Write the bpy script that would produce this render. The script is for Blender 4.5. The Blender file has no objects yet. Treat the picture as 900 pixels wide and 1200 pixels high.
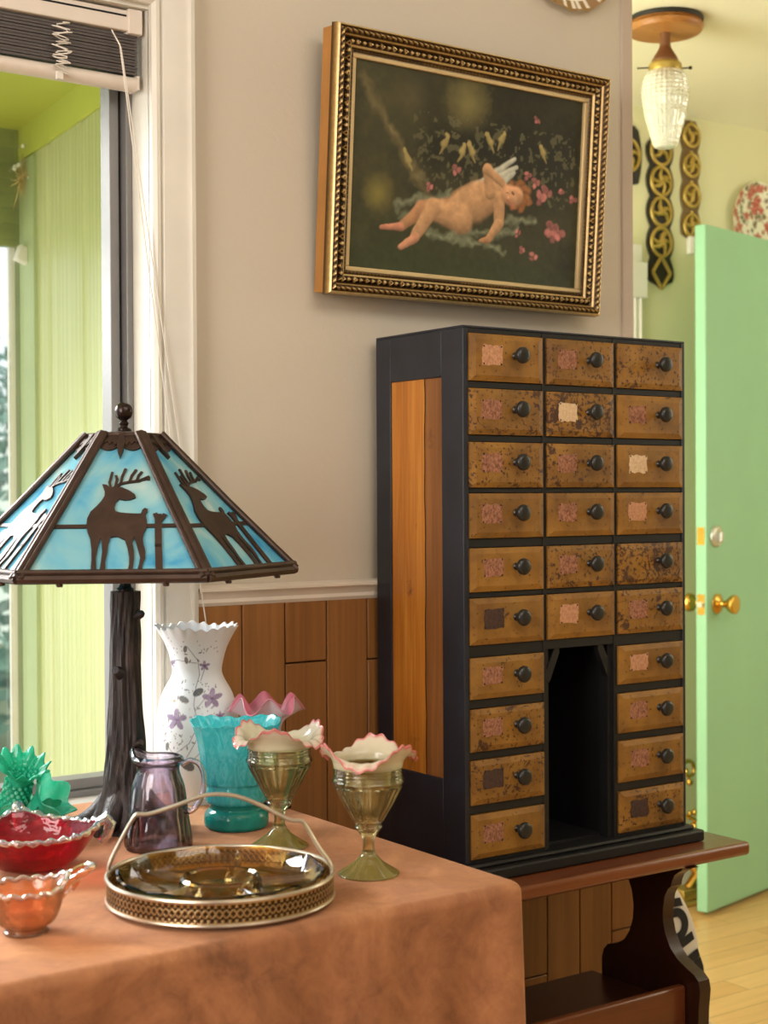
import bpy, math, random
import numpy as np
from mathutils import Vector, Matrix
from math import sin, cos, pi, radians, sqrt

random.seed(7)
rng = np.random.default_rng(11)
scene = bpy.context.scene
col = scene.collection

# ------------------------------------------------------------------ helpers
class MB:
    """collects shapes into one mesh"""
    def __init__(s):
        s.v = []; s.f = []; s.c = []
    def add(s, V, F, c=None):
        b = len(s.v)
        s.v += [tuple(map(float, p)) for p in V]
        s.f += [tuple(i + b for i in f) for f in F]
        s.c += list(c) if c is not None and not np.isscalar(c) else [0.5 if c is None else c] * len(V)
        return s
    def box(s, x0, x1, y0, y1, z0, z1, c=None):
        V = [(x, y, z) for z in (z0, z1) for y in (y0, y1) for x in (x0, x1)]
        F = [(0, 2, 3, 1), (4, 5, 7, 6), (0, 1, 5, 4), (2, 6, 7, 3), (0, 4, 6, 2), (1, 3, 7, 5)]
        return s.add(V, F, c)
    def grid(s, P, cu=False, cv=False, c=None, flip=False):
        P = np.asarray(P, float); n, m = P.shape[:2]
        F = []
        for i in range(n if cu else n - 1):
            for j in range(m if cv else m - 1):
                a = i * m + j; b = ((i + 1) % n) * m + j
                d = i * m + (j + 1) % m; e = ((i + 1) % n) * m + (j + 1) % m
                F.append((a, d, e, b) if flip else (a, b, e, d))
        return s.add(P.reshape(-1, 3), F, None if c is None else np.asarray(c).reshape(-1))
    def lathe(s, prof, n=48, mod=None, center=(0, 0, 0), caps=True):
        """prof: (r, z) list; mod(theta, t, r, z) -> (r, z)"""
        P = np.zeros((len(prof), n, 3)); cx, cy, cz = center
        for i, (r, z) in enumerate(prof):
            t = i / max(1, len(prof) - 1)
            for j in range(n):
                a = 2 * pi * j / n
                rr, zz = mod(a, t, r, z) if mod else (r, z)
                P[i, j] = (cx + rr * cos(a), cy + rr * sin(a), cz + zz)
        b = len(s.v)
        s.grid(P, cv=True, flip=True)
        if caps:
            m = len(prof)
            if prof[0][0] > 1e-6: s.f.append(tuple(b + j for j in range(n))[::-1])
            if prof[-1][0] > 1e-6: s.f.append(tuple(b + (m - 1) * n + j for j in range(n)))
        return s
    def tube(s, pts, r, n=10, flat=1.0, up=None, caps=True):
        pts = [Vector(p) for p in pts]; m = len(pts)
        R = r if hasattr(r, '__len__') else [r] * m
        P = np.zeros((m, n, 3)); N = None
        for i in range(m):
            T = (pts[min(i + 1, m - 1)] - pts[max(i - 1, 0)])
            T = T.normalized() if T.length > 1e-9 else Vector((0, 0, 1))
            if up is not None: N = Vector(up)
            if N is None:
                N = Vector((0, 0, 1)) if abs(T.z) < .9 else Vector((1, 0, 0))
            N = (N - T * N.dot(T)); N = N.normalized() if N.length > 1e-6 else T.orthogonal().normalized()
            B = T.cross(N)
            for j in range(n):
                a = 2 * pi * j / n
                P[i, j] = pts[i] + N * (R[i] * cos(a) * flat) + B * (R[i] * sin(a))
        b = len(s.v)
        s.grid(P, cv=True)
        if caps:
            s.f.append(tuple(b + j for j in range(n))[::-1]); s.f.append(tuple(b + (m - 1) * n + j for j in range(n)))
        return s
    def prism(s, poly, o, ex, ey, ez, depth):
        """poly 2D (ccw seen against ez) in plane o+ex*x+ey*y, from 0 to depth along ez"""
        o, ex, ey, ez = map(Vector, (o, ex, ey, ez)); n = len(poly)
        V = [o + ex * x + ey * y for x, y in poly] + [o + ex * x + ey * y + ez * depth for x, y in poly]
        F = [tuple(range(n))[::-1], tuple(range(n, 2 * n))] + [(i, (i + 1) % n, n + (i + 1) % n, n + i) for i in range(n)]
        return s.add(V, F)
    def sphere(s, c, r, n=16, sc=(1, 1, 1)):
        P = np.zeros((n // 2 + 1, n, 3))
        for i in range(n // 2 + 1):
            p = pi * i / (n // 2)
            for j in range(n):
                a = 2 * pi * j / n
                rr = max(sin(p), 1e-3)
                P[i, j] = (c[0] + r * sc[0] * rr * cos(a), c[1] + r * sc[1] * rr * sin(a), c[2] - r * sc[2] * cos(p))
        b = len(s.v); s.grid(P, cv=True, flip=True)
        return s
    def stroke(s, pts, w, o, ex, ey, ez, depth):
        """thick polyline in a plane"""
        for (a, b) in zip(pts[:-1], pts[1:]):
            a, b = Vector(a), Vector(b); d = (b - a)
            if d.length < 1e-9: continue
            d.normalize(); p = Vector((-d.y, d.x)) * w / 2; e = d * w * .3
            s.prism([a - p - e, b - p + e, b + p + e, a + p - e], o, ex, ey, ez, depth)
        return s
    def build(s, name, mat, parent=None, ang=35, world=False, bevel=0, kind=None, col_attr=None, seg=2):
        me = bpy.data.meshes.new(name)
        V = s.v
        if world and parent is not None:
            l = parent.matrix_basis.inverted() if parent.parent is None else (parent.parent.matrix_basis @ parent.matrix_basis).inverted()
            V = [tuple(l @ Vector(p)) for p in V]
        me.from_pydata(V, [], s.f); me.update()
        o = bpy.data.objects.new(name, me); col.objects.link(o)
        if mat: me.materials.append(mat)
        me.polygons.foreach_set('use_smooth', [True] * len(me.polygons))
        try: me.set_sharp_from_angle(angle=radians(ang))
        except Exception: pass
        if col_attr is not None:
            ca = me.color_attributes.new('paint', 'FLOAT_COLOR', 'POINT')
            arr = np.ones((len(V), 4), np.float32); arr[:, :3] = np.asarray(col_attr).reshape(-1, 3)
            ca.data.foreach_set('color', arr.reshape(-1))
        elif any(c != .5 for c in s.c):
            at = me.attributes.new('tone', 'FLOAT', 'POINT'); at.data.foreach_set('value', np.asarray(s.c, np.float32))
        if bevel:
            m = o.modifiers.new('b', 'BEVEL'); m.width = bevel; m.segments = seg; m.limit_method = 'ANGLE'; m.angle_limit = radians(40)
        if parent is not None: o.parent = parent
        if kind: o['kind'] = kind
        return o

def shell(prof, th, base=0.003):
    """outer profile (bottom->top) -> closed solid of revolution profile with wall thickness"""
    inner = []
    for i in range(len(prof) - 1, -1, -1):
        r, z = prof[i]
        if z < base + prof[0][1] or r - th < 0.001: continue
        inner.append((r - th, z))
    zb = max(inner[-1][1], prof[0][1] + base)
    return [(0.0005, prof[0][1])] + list(prof) + inner + [(0.0005, zb)]

def smooth_prof(P, n=60):
    """Catmull-Rom through profile points"""
    P = [Vector(p) for p in P]; out = []; k = max(2, n // (len(P) - 1))
    for i in range(len(P) - 1):
        p0 = P[max(i - 1, 0)]; p1 = P[i]; p2 = P[i + 1]; p3 = P[min(i + 2, len(P) - 1)]
        for j in range(k):
            t = j / k
            out.append(.5 * ((2 * p1) + (p2 - p0) * t + (2 * p0 - 5 * p1 + 4 * p2 - p3) * t * t + (3 * p1 - p0 - 3 * p2 + p3) * t ** 3))
    out.append(P[-1])
    return [tuple(p) for p in out]

def empty(name, loc, label=None, cat=None, group=None, rot=None, kind=None):
    o = bpy.data.objects.new(name, None); col.objects.link(o)
    o.location = loc; o.empty_display_size = .05
    if rot: o.rotation_euler = rot
    tag(o, label, cat, group, kind)
    return o

def tag(o, label=None, cat=None, group=None, kind=None):
    if label: o['label'] = label
    if cat: o['category'] = cat
    if group: o['group'] = group
    if kind: o['kind'] = kind
    return o

def S(r, g, b):
    f = lambda c: (c / 255 / 12.92) if c / 255 <= .04045 else ((c / 255 + .055) / 1.055) ** 2.4
    return (f(r), f(g), f(b), 1)

# ------------------------------------------------------------------ materials
class NT:
    def __init__(s, name):
        s.m = bpy.data.materials.new(name); s.m.use_nodes = True
        s.t = s.m.node_tree; s.b = s.t.nodes['Principled BSDF']; s.out = s.t.nodes['Material Output']
    def n(s, typ, **kw):
        x = s.t.nodes.new(typ)
        for k, v in kw.items():
            if k.startswith('i_'):
                key = k[2:].replace('_', ' ')
                x.inputs[key].default_value = v
            else: setattr(x, k, v)
        return x
    def l(s, a, b): s.t.links.new(a, b)
    def coord(s, scale=(1, 1, 1), kind='Object', rnd=False):
        tc = s.n('ShaderNodeTexCoord'); mp = s.n('ShaderNodeMapping'); mp.inputs['Scale'].default_value = scale
        s.l(tc.outputs[kind], mp.inputs['Vector'])
        if rnd:
            oi = s.n('ShaderNodeObjectInfo'); mu = s.n('ShaderNodeVectorMath', operation='SCALE'); mu.inputs[0].default_value = (17, 31, 23)
            s.l(oi.outputs['Random'], mu.inputs['Scale']); s.l(mu.outputs[0], mp.inputs['Location'])
        return mp.outputs[0]
    def noise(s, vec, scale, detail=4, rough=.55, dist=0):
        x = s.n('ShaderNodeTexNoise'); x.inputs['Scale'].default_value = scale; x.inputs['Detail'].default_value = detail
        x.inputs['Roughness'].default_value = rough; x.inputs['Distortion'].default_value = dist
        s.l(vec, x.inputs['Vector']); return x.outputs[0]
    def ramp(s, fac, stops, interp='LINEAR'):
        x = s.n('ShaderNodeValToRGB'); x.color_ramp.interpolation = interp
        e = x.color_ramp.elements
        while len(e) < len(stops): e.new(.5)
        for k, (p, c) in enumerate(stops): e[k].position = p; e[k].color = c if len(c) == 4 else (*c, 1)
        s.l(fac, x.inputs[0]); return x.outputs[0]
    def mix(s, fac, a, b, mode='MIX'):
        x = s.n('ShaderNodeMix', data_type='RGBA', blend_type=mode)
        for sock, v in ((x.inputs[0], fac), (x.inputs[6], a), (x.inputs[7], b)):
            if isinstance(v, bpy.types.NodeSocket): s.l(v, sock)
            else: sock.default_value = v
        return x.outputs[2]
    def bump(s, h, strength=.3, dist=.002):
        x = s.n('ShaderNodeBump'); x.inputs['Strength'].default_value = strength; x.inputs['Distance'].default_value = dist
        s.l(h, x.inputs['Height']); s.l(x.outputs[0], s.b.inputs['Normal']); return x
    def set(s, **kw):
        for k, v in kw.items():
            sock = s.b.inputs[k.replace('_', ' ')]
            if isinstance(v, bpy.types.NodeSocket): s.l(v, sock)
            else: sock.default_value = v
        return s

W1 = (1, 1, 1, 1); K = (0, 0, 0, 1)

def m_plain(name, c, rough=.5, metal=0., var=.12, scale=8, bump=0, bscale=60, **kw):
    t = NT(name); v = t.coord()
    f = t.noise(v, scale, 5)
    dk = tuple(x * (1 - var) for x in c[:3]) + (1,); lt = tuple(min(1, x * (1 + var)) for x in c[:3]) + (1,)
    t.set(Base_Color=t.ramp(f, [(.3, dk), (.7, lt)]), Roughness=rough, Metallic=metal)
    if bump: t.bump(t.noise(v, bscale, 4), bump, .002)
    for k, x in kw.items(): t.b.inputs[k.replace('_', ' ')].default_value = x
    return t.m

def m_wood(name, c1, c2, axis='Z', scale=14, rough=.4, dark=None, rnd=True, stretch=.06, bump=.08, coat=0):
    t = NT(name)
    sc = [1, 1, 1]; sc['XYZ'.index(axis)] = stretch
    v = t.coord(tuple(sc), rnd=rnd)
    a = t.noise(v, scale, 6, .6, 1.2)
    sc2 = [1, 1, 1]; sc2['XYZ'.index(axis)] = stretch * .4
    v2 = t.coord(tuple(sc2), rnd=rnd)
    b = t.noise(v2, scale * 9, 3, .6)
    cc = t.ramp(a, [(.25, c1), (.5, tuple((x + y) / 2 for x, y in zip(c1, c2))), (.75, c2)])
    g = t.ramp(b, [(.35, (.62, .62, .62, 1)), (.6, W1)])
    cc = t.mix(.55, cc, g, 'MULTIPLY')
    if dark:
        d = t.noise(t.coord((1, 1, 1), rnd=rnd), 9, 6, .7)
        cc = t.mix(t.ramp(d, [(.58, K), (.75, W1)]), cc, dark)
    t.set(Base_Color=cc, Roughness=rough, Coat_Weight=coat, Coat_Roughness=.2)
    t.bump(b, bump, .001)
    return t.m

def m_glass(name, c, rough=.02, ior=1.48, trans=1., bump=0, bscale=60, thin=.6, **kw):
    t = NT(name); t.set(Base_Color=c, Roughness=rough, IOR=ior, Transmission_Weight=trans)
    if bump: t.bump(t.noise(t.coord(), bscale, 2), bump, .004)
    for k, x in kw.items(): t.b.inputs[k.replace('_', ' ')].default_value = x
    if thin:
        tp = t.n('ShaderNodeBsdfTransparent'); tp.inputs[0].default_value = tuple(x ** .7 for x in c[:3]) + (1,)
        gl = t.n('ShaderNodeBsdfGlossy'); gl.inputs['Roughness'].default_value = rough
        fr = t.n('ShaderNodeFresnel'); fr.inputs[0].default_value = min(ior + .07, 1.55) if ior > 1.1 else 1.015
        m0 = t.n('ShaderNodeMixShader'); t.l(fr.outputs[0], m0.inputs[0]); t.l(tp.outputs[0], m0.inputs[1]); t.l(gl.outputs[0], m0.inputs[2])
        if bump: t.l(t.b.inputs['Normal'].links[0].from_socket, gl.inputs['Normal'])
        mx = t.n('ShaderNodeMixShader'); mx.inputs[0].default_value = thin
        t.l(t.b.outputs[0], mx.inputs[1]); t.l(m0.outputs[0], mx.inputs[2]); t.l(mx.outputs[0], t.out.inputs['Surface'])
    return t.m

def m_paint(name, rough=.4, trans=0., coat=0., **kw):
    t = NT(name); a = t.n('ShaderNodeAttribute', attribute_name='paint')
    t.set(Base_Color=a.outputs['Color'], Roughness=rough, Coat_Weight=coat, Transmission_Weight=trans)
    for k, x in kw.items(): t.b.inputs[k.replace('_', ' ')].default_value = x
    return t

# wall plaster
def m_plaster(name, c, bump=.25):
    t = NT(name); v = t.coord()
    f = t.noise(v, 1.3, 4)
    t.set(Base_Color=t.ramp(f, [(.3, tuple(x * .94 for x in c[:3]) + (1,)), (.7, c)]), Roughness=.75)
    t.bump(t.noise(v, 55, 6, .65, .6), bump, .004)
    return t.m

M = {}
M['plaster'] = m_plaster('beige_plaster', S(204, 193, 174))
M['cream'] = m_plain('cream_gloss_paint', S(216, 211, 198), .35, var=.05)
M['rail'] = m_plain('rail_paint', S(222, 212, 196), .35, var=.04)
M['edge_paint'] = m_plain('edge_paint', S(188, 172, 156), .5, var=.05)
M['yellow_wall'] = m_plaster('pale_yellow_plaster', S(230, 228, 186), .12)
M['yellow_ceiling'] = m_plaster('pale_ceiling', S(240, 238, 212), .06)
M['ceiling'] = m_plaster('ceiling_plaster', S(225, 220, 205), .1)
M['wood_board'] = m_wood('pine_panel', S(132, 86, 42), S(164, 112, 60), 'Z', 10, .42, rnd=False)
M['seam'] = m_plain('dark_seam', S(60, 36, 18), .6)
M['black'] = m_plain('black_paint_lit', S(32, 36, 46), .4, var=.25, scale=14, bump=.12, bscale=40)  # cabinet black, lifted and blued for daylight falling on its left side
M['black_front'] = m_plain('black_front_paint', S(13, 13, 14), .55, var=.3, bump=.1, bscale=50)
M['knob'] = m_plain('knob_black', S(38, 38, 36), .3, var=.2, scale=60)
M['bench'] = m_wood('red_brown_wood', S(96, 48, 26), S(134, 74, 40), 'X', 9, .28, coat=.3, rnd=False)
M['bench_shaded'] = m_wood('red_brown_shaded', S(40, 18, 11), S(58, 29, 18), 'Z', 9, .3, coat=.2, rnd=False)  # same wood as the top, colour darkened for shade under the bench
M['bronze'] = m_plain('bronze', S(70, 54, 46), .42, .55, .25, 30, .15, 90)
M['bronze_dark'] = m_plain('bronze_dark', S(46, 34, 30), .25, .6, .2)
M['brass'] = m_plain('brass', S(214, 172, 84), .22, 1., .1)
M['brass_dull'] = m_plain('brass_dull', S(186, 160, 84), .4, .7, .15)
M['leather'] = m_plain('dark_leather', S(32, 28, 20), .6, var=.2)
M['leather_brown'] = m_plain('brown_leather', S(110, 84, 44), .6, var=.2)
M['alu'] = m_plain('aluminium', S(126, 124, 122), .45, .35, .06)
M['alu_dark'] = m_plain('aluminium_dark', S(104, 102, 102), .5, .5, .06)
M['sill_grey'] = m_plain('sill_grey_paint', S(176, 170, 160), .5, var=.05)
M['slat'] = m_plain('blind_slat', S(70, 62, 58), .5, var=.08)
M['blind_white'] = m_plain('blind_headrail', S(214, 202, 188), .4, var=.03)
M['cord'] = m_plain('white_cord', S(220, 212, 200), .7, var=.05)
M['mint'] = m_plain('mint_paint', S(156, 212, 172), .42, var=.04, scale=3, bump=.05, bscale=20)
M['nickel'] = m_plain('nickel', S(205, 205, 195), .3, .8, .05)
M['white_paint'] = m_plain('white_paint', S(238, 236, 226), .4, var=.03)
M['oakbase'] = m_wood('oak_disc', S(158, 100, 46), S(196, 136, 72), 'X', 12, .35, rnd=False)
M['copper'] = m_plain('copper_brown', S(136, 96, 66), .4, .5, .1)
M['canvas_bag'] = m_plain('bag_cloth', S(226, 222, 212), .8, var=.05)
M['bag_ink'] = m_plain('bag_ink', S(34, 34, 36), .8)
M['black_void'] = m_plain('dark_interior', S(14, 14, 15), .8)

# lime green exterior siding
t = NT('lime_siding'); v = t.coord()
g = t.noise(t.coord((1, 26, .25)), 4.5, 4, .6)
t.set(Base_Color=t.ramp(g, [(.32, S(180, 190, 124)), (.55, S(198, 206, 146)), (.75, S(208, 216, 158))]), Roughness=.38)
t.bump(g, .2, .003); M['siding'] = t.m
M['lime'] = m_plain('lime_paint', S(194, 204, 92), .5, var=.05, scale=3)
M['porch_pale'] = m_plain('porch_pale_green', S(172, 188, 136), .5, var=.06)
M['porch_shade'] = m_plain('porch_shade_green', S(150, 168, 128), .6)
M['shingle'] = m_plain('header_board', S(140, 152, 96), .7, var=.15, scale=12)

# floor: oak planks along X
t = NT('oak_floor'); v = t.coord()
br = t.n('ShaderNodeTexBrick', offset=.37); t.l(v, br.inputs['Vector'])
br.inputs['Scale'].default_value = 1; br.inputs['Brick Width'].default_value = 1.1; br.inputs['Row Height'].default_value = .085
br.inputs['Mortar Size'].default_value = .0012; br.inputs['Color1'].default_value = S(208, 160, 98); br.inputs['Color2'].default_value = S(222, 180, 120); br.inputs['Mortar'].default_value = S(150, 112, 66)
gr = t.noise(t.coord((.12, 1, 1)), 30, 5, .6, .6)
t.set(Base_Color=t.mix(.5, br.outputs['Color'], t.ramp(gr, [(.3, (.7, .66, .6, 1)), (.65, W1)]), 'MULTIPLY'), Roughness=.3, Coat_Weight=.15)
M['floor'] = t.m

# suede tablecloth
t = NT('suede'); v = t.coord()
n1 = t.noise(v, 5, 6, .65, 1.2); n2 = t.noise(v, 24, 6, .7, .8); n3 = t.noise(v, 700, 2)
mixn = t.n('ShaderNodeMath', operation='MULTIPLY_ADD'); t.l(n2, mixn.inputs[0]); mixn.inputs[1].default_value = .5; t.l(n1, mixn.inputs[2])
t.set(Base_Color=t.ramp(mixn.outputs[0], [(.52, S(116, 74, 46)), (.68, S(148, 96, 61)), (.82, S(166, 111, 71)), (1, S(188, 134, 90))]), Roughness=.85, Sheen_Weight=.5, Sheen_Roughness=.4)
t.b.inputs['Sheen Tint'].default_value = S(235, 180, 140)
t.bump(n3, .1, .001); M['suede'] = t.m

# cabinet side pine
t = NT('old_pine'); v = t.coord((1, 1, .05))
a = t.noise(v, 26, 6, .6, 1.0); b = t.noise(t.coord((1, 1, .02)), 220, 3)
c = t.ramp(a, [(.25, S(150, 84, 24)), (.5, S(198, 122, 38)), (.75, S(220, 154, 68))])
c = t.mix(.5, c, t.ramp(b, [(.35, (.6, .55, .5, 1)), (.6, W1)]), 'MULTIPLY')
sp = t.noise(t.coord(), 14, 6, .7)
c = t.mix(t.ramp(sp, [(.64, K), (.74, (.7, .7, .7, 1))]), c, S(70, 34, 14))
t.set(Base_Color=c, Roughness=.4, Coat_Weight=.2); M['old_pine'] = t.m
M['old_pine_dull'] = m_wood('old_pine_dull', S(104, 58, 24), S(166, 108, 56), 'Z', 16, .42, dark=S(74, 38, 16), rnd=False)

# drawer fronts: mustard paint over brown, three wear levels
def m_drawer(name, wear):
    t = NT(name); v = t.coord(rnd=True)
    base = t.ramp(t.noise(v, 16, 5, .6), [(.3, S(120, 80, 26)), (.55, S(150, 105, 38)), (.8, S(164, 120, 52))])
    grime = t.ramp(t.noise(v, 7, 5, .7), [(.42, K), (.75, (.75, .75, .75, 1))])
    base = t.mix(grime, base, S(98, 68, 34))
    s1 = t.noise(v, 150, 3, .6); s2 = t.noise(v, 38, 5, .7, .5)
    lo = {0: .63, 1: .575, 2: .52}[wear]
    f1 = t.ramp(s1, [(lo, K), (lo + .05, W1)]); f2 = t.ramp(s2, [(lo + .02, K), (lo + .05, W1)])
    f = t.mix(1., f1, f2, 'LIGHTEN')
    c = t.mix(f, base, S(70, 42, 24))
    t.set(Base_Color=c, Roughness=.5)
    t.bump(f, -.25, .001); return t.m
M['drawer'] = [m_drawer('mustard_paint', 0), m_drawer('worn_mustard_paint', 1), m_drawer('flaked_mustard_paint', 2)]
def m_scar(name, a, b):
    t = NT(name); v = t.coord((1, 1, .7), rnd=True)
    t.set(Base_Color=t.ramp(t.noise(v, 260, 4, .75), [(.36, a), (.62, b)], 'LINEAR'), Roughness=.75); return t.m
M['scar'] = {'p': m_scar('bare_scar', S(104, 62, 42), S(176, 122, 92)), 'w': m_scar('paper_remnant', S(206, 170, 128), S(226, 200, 160)), 'd': m_scar('dark_scar', S(52, 36, 30), S(78, 54, 42)), 'l': m_scar('pale_scar', S(168, 116, 84), S(206, 154, 114))}

# gilded frame: tone attribute drives patina
t = NT('gilt'); a = t.n('ShaderNodeAttribute', attribute_name='tone')
n = t.noise(t.coord(), 90, 4, .7)
c = t.ramp(a.outputs['Fac'], [(.12, S(36, 24, 12)), (.45, S(96, 68, 34)), (.72, S(182, 144, 80)), (1, S(232, 208, 150))])
c = t.mix(.5, c, t.ramp(n, [(.3, (.5, .46, .4, 1)), (.6, W1)]), 'MULTIPLY')
t.set(Base_Color=c, Roughness=.38, Metallic=.45); M['gilt'] = t.m
M['liner'] = m_plain('gilt_slip', S(212, 186, 136), .4, .3, .1)
M['frame_side'] = m_plain('frame_side_wood', S(176, 122, 58), .5, var=.15)

# lamp glass: streaky blue slag glass
t = NT('slag_glass'); v = t.coord((1, 1, .55), rnd=True)
n = t.noise(v, 9, 3, .5, 1.6)
c = t.ramp(n, [(.30, S(84, 188, 230)), (.46, S(140, 214, 234)), (.6, S(176, 226, 232)), (.78, S(232, 242, 236))])
t.set(Base_Color=c, Roughness=.12)
tl = t.n('ShaderNodeBsdfTranslucent'); t.l(c, tl.inputs['Color'])
mx = t.n('ShaderNodeMixShader'); mx.inputs[0].default_value = .5
t.l(t.b.outputs[0], mx.inputs[1]); t.l(tl.outputs[0], mx.inputs[2]); t.l(mx.outputs[0], t.out.inputs['Surface'])
M['slag'] = t.m

# bark bronze
t = NT('bark'); a = t.n('ShaderNodeAttribute', attribute_name='tone')
n = t.noise(t.coord((1, 1, .12)), 130, 5, .6, .5)
c = t.ramp(n, [(.35, S(26, 20, 20)), (.55, S(56, 46, 44)), (.75, S(92, 80, 78))])
t.set(Base_Color=c, Roughness=.45, Metallic=.35); t.bump(n, .9, .003); M['bark'] = t.m

# opal glasses
def m_opal(name, stops, scale, dist, trans=.35, rough=.12, sc=(1, 1, 1), wave=None, tl=.4):
    t = NT(name)
    if wave:
        w = t.n('ShaderNodeTexWave', wave_type='BANDS'); w.bands_direction = wave[0]
        w.inputs['Scale'].default_value = wave[1]; w.inputs['Distortion'].default_value = wave[2]; w.inputs['Detail'].default_value = 1; w.inputs['Detail Scale'].default_value = wave[3]
        t.l(t.coord(sc), w.inputs['Vector']); f = w.outputs['Fac']
    else: f = t.noise(t.coord(sc), scale, 3, .5, dist)
    c = t.ramp(f, stops)
    t.set(Base_Color=c, Roughness=rough, Transmission_Weight=trans, IOR=1.45, Coat_Weight=.3)
    tr_n = t.n('ShaderNodeBsdfTranslucent'); t.l(c, tr_n.inputs['Color'])
    mx = t.n('ShaderNodeMixShader'); mx.inputs[0].default_value = tl
    t.l(t.b.outputs[0], mx.inputs[1]); t.l(tr_n.outputs[0], mx.inputs[2]); t.l(mx.outputs[0], t.out.inputs['Surface'])
    return t.m
M['turq'] = m_opal('turquoise_opal', [(.3, S(70, 196, 200)), (.5, S(92, 214, 218)), (.58, S(128, 226, 230)), (.64, S(86, 208, 212)), (.74, S(140, 230, 232))], 55, 2.6, .15, sc=(1, 1, .4), tl=.45)
M['turq_base'] = m_opal('turquoise_deep', [(.2, S(24, 164, 154)), (.8, S(60, 196, 184))], 24, 1.5, .3)
M['aqua'] = m_opal('green_opal', [(.3, S(40, 196, 160)), (.5, S(84, 220, 188)), (.72, S(170, 240, 220))], 26, .5, .2)
M['aqua_dark'] = m_opal('green_hobnail', [(.3, S(34, 186, 150)), (.7, S(80, 216, 182))], 60, 0, .2)
t = m_paint('opal_paint', .15, .12, .3)
tl = t.n('ShaderNodeBsdfTranslucent'); t.l(t.t.nodes['Attribute'].outputs['Color'], tl.inputs['Color'])
mx = t.n('ShaderNodeMixShader'); mx.inputs[0].default_value = .3
t.l(t.b.outputs[0], mx.inputs[1]); t.l(tl.outputs[0], mx.inputs[2]); t.l(mx.outputs[0], t.out.inputs['Surface'])
M['opal_paint'] = t.m
M['satin_paint'] = m_paint('satin_paint', .4, 0, .05).m
M['oil_paint'] = m_paint('oil_paint', .42, 0, .12).m
M['china_paint'] = m_paint('china_paint', .25, 0, .3).m
M['olive_glass'] = m_glass('olive_glass', S(244, 240, 198), .02, trans=.98)
M['olive_foot'] = m_glass('olive_foot_glass', S(168, 152, 84), .08, trans=.55, thin=.12)
M['purple_glass'] = m_glass('amethyst_glass', S(240, 233, 248), .0, thin=.75)
M['clear_glass'] = m_glass('clear_glass', S(240, 236, 240), .02)
M['red_glass'] = m_glass('ruby_glass', S(226, 34, 78), .05, bump=.35, bscale=70, trans=.8)
M['clear_edge'] = m_glass('clear_edge_glass', S(240, 236, 236), .04, bump=.5, bscale=120, trans=.8)
M['orange_glass'] = m_glass('marigold_glass', S(247, 190, 144), .05, thin=.6, bump=.3, bscale=90, trans=.75, Coat_Weight=.5)
M['orange_edge'] = m_glass('marigold_edge', S(232, 206, 190), .08, bump=.4, bscale=120, trans=.6, Coat_Weight=.5)
M['amber_glass'] = m_glass('amber_glass', S(242, 210, 134), .0, thin=.65)
M['amber_ridge'] = m_glass('amber_ridge_glass', S(250, 226, 170), .06, thin=.25)
M['silver'] = m_plain('tarnished_silver', S(206, 194, 174), .3, .8, .15, 40)
M['tray_base'] = m_plain('tray_base', S(222, 200, 160), .35, .15, .12, 30)
M['pane'] = m_glass('window_pane', (1, 1, 1, 1), 0, ior=1.02, thin=.9)
M['frost'] = m_glass('pressed_glass', S(244, 246, 236), .15, trans=.55, bump=1., bscale=90, thin=.12)

# pierced gallery: silver with bump/dark pattern (open rings)
t = NT('pierced_gallery'); a = t.n('ShaderNodeAttribute', attribute_name='tone')
n = t.noise(t.coord(), 45, 3)
c = t.ramp(a.outputs['Fac'], [(.2, S(70, 48, 24)), (.8, S(186, 158, 112))])
t.set(Base_Color=t.mix(.6, c, t.ramp(n, [(.3, (.55, .5, .42, 1)), (.65, W1)]), 'MULTIPLY'), Roughness=.32, Metallic=.75); M['gallery'] = t.m

# foliage outdoors
t = NT('tree_leaf'); f = t.noise(t.coord(), 3, 4)
t.set(Base_Color=t.ramp(f, [(.3, S(70, 104, 90)), (.7, S(150, 186, 160))]), Roughness=.6); M['leaf'] = t.m
M['ground_out'] = m_plain('yard_ground', S(120, 130, 90), .9)
M['dry'] = m_plain('dry_stalk', S(196, 176, 120), .8, var=.3, scale=40)

# ------------------------------------------------------------------ camera
C = Vector((0, 0, 1.24)); F = 1760.; yaw, pit, rol = map(radians, (35.0, .60, .315))
fw = Vector((sin(yaw) * cos(pit), cos(yaw) * cos(pit), -sin(pit)))
r0 = Vector((cos(yaw), -sin(yaw), 0)); d0 = fw.cross(r0)
if d0.z > 0: d0 = -d0
rr = r0 * cos(rol) + d0 * sin(rol); dd = -r0 * sin(rol) + d0 * cos(rol)
cd = bpy.data.cameras.new('camera'); cam = bpy.data.objects.new('camera', cd); col.objects.link(cam)
mw = Matrix.Identity(4)
for i in range(3): mw[i][0] = rr[i]; mw[i][1] = -dd[i]; mw[i][2] = -fw[i]; mw[i][3] = C[i]
cam.matrix_world = mw
cd.sensor_fit = 'HORIZONTAL'; cd.sensor_width = 36; cd.lens = 36 * F / 900
cd.clip_start = .05; cd.clip_end = 200
cd.dof.use_dof = True; cd.dof.focus_distance = 2.35; cd.dof.aperture_fstop = 8
scene.camera = cam

# ------------------------------------------------------------------ room shell
WY = 2.3
def struct(name, mb, mat, **kw):
    o = mb.build(name, mat, **kw); o['kind'] = 'structure'; return o

struct('floor', MB().box(-1.9, 5.0, -2.0, 3.45, -.06, 0), M['floor'])
struct('ceiling', MB().box(-1.9, 2.25, -2.0, 2.42, 2.75, 2.85), M['ceiling'])
struct('ceiling_entry', MB().box(2.251, 5.0, 1.0, 3.45, 2.44, 2.54).box(1.44, 2.25, 2.42, 3.45, 2.44, 2.54).box(2.251, 5, -2, .99, 2.75, 2.85).box(2.251, 5, .99, 1.0, 2.44, 2.85), M['yellow_ceiling'])
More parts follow.
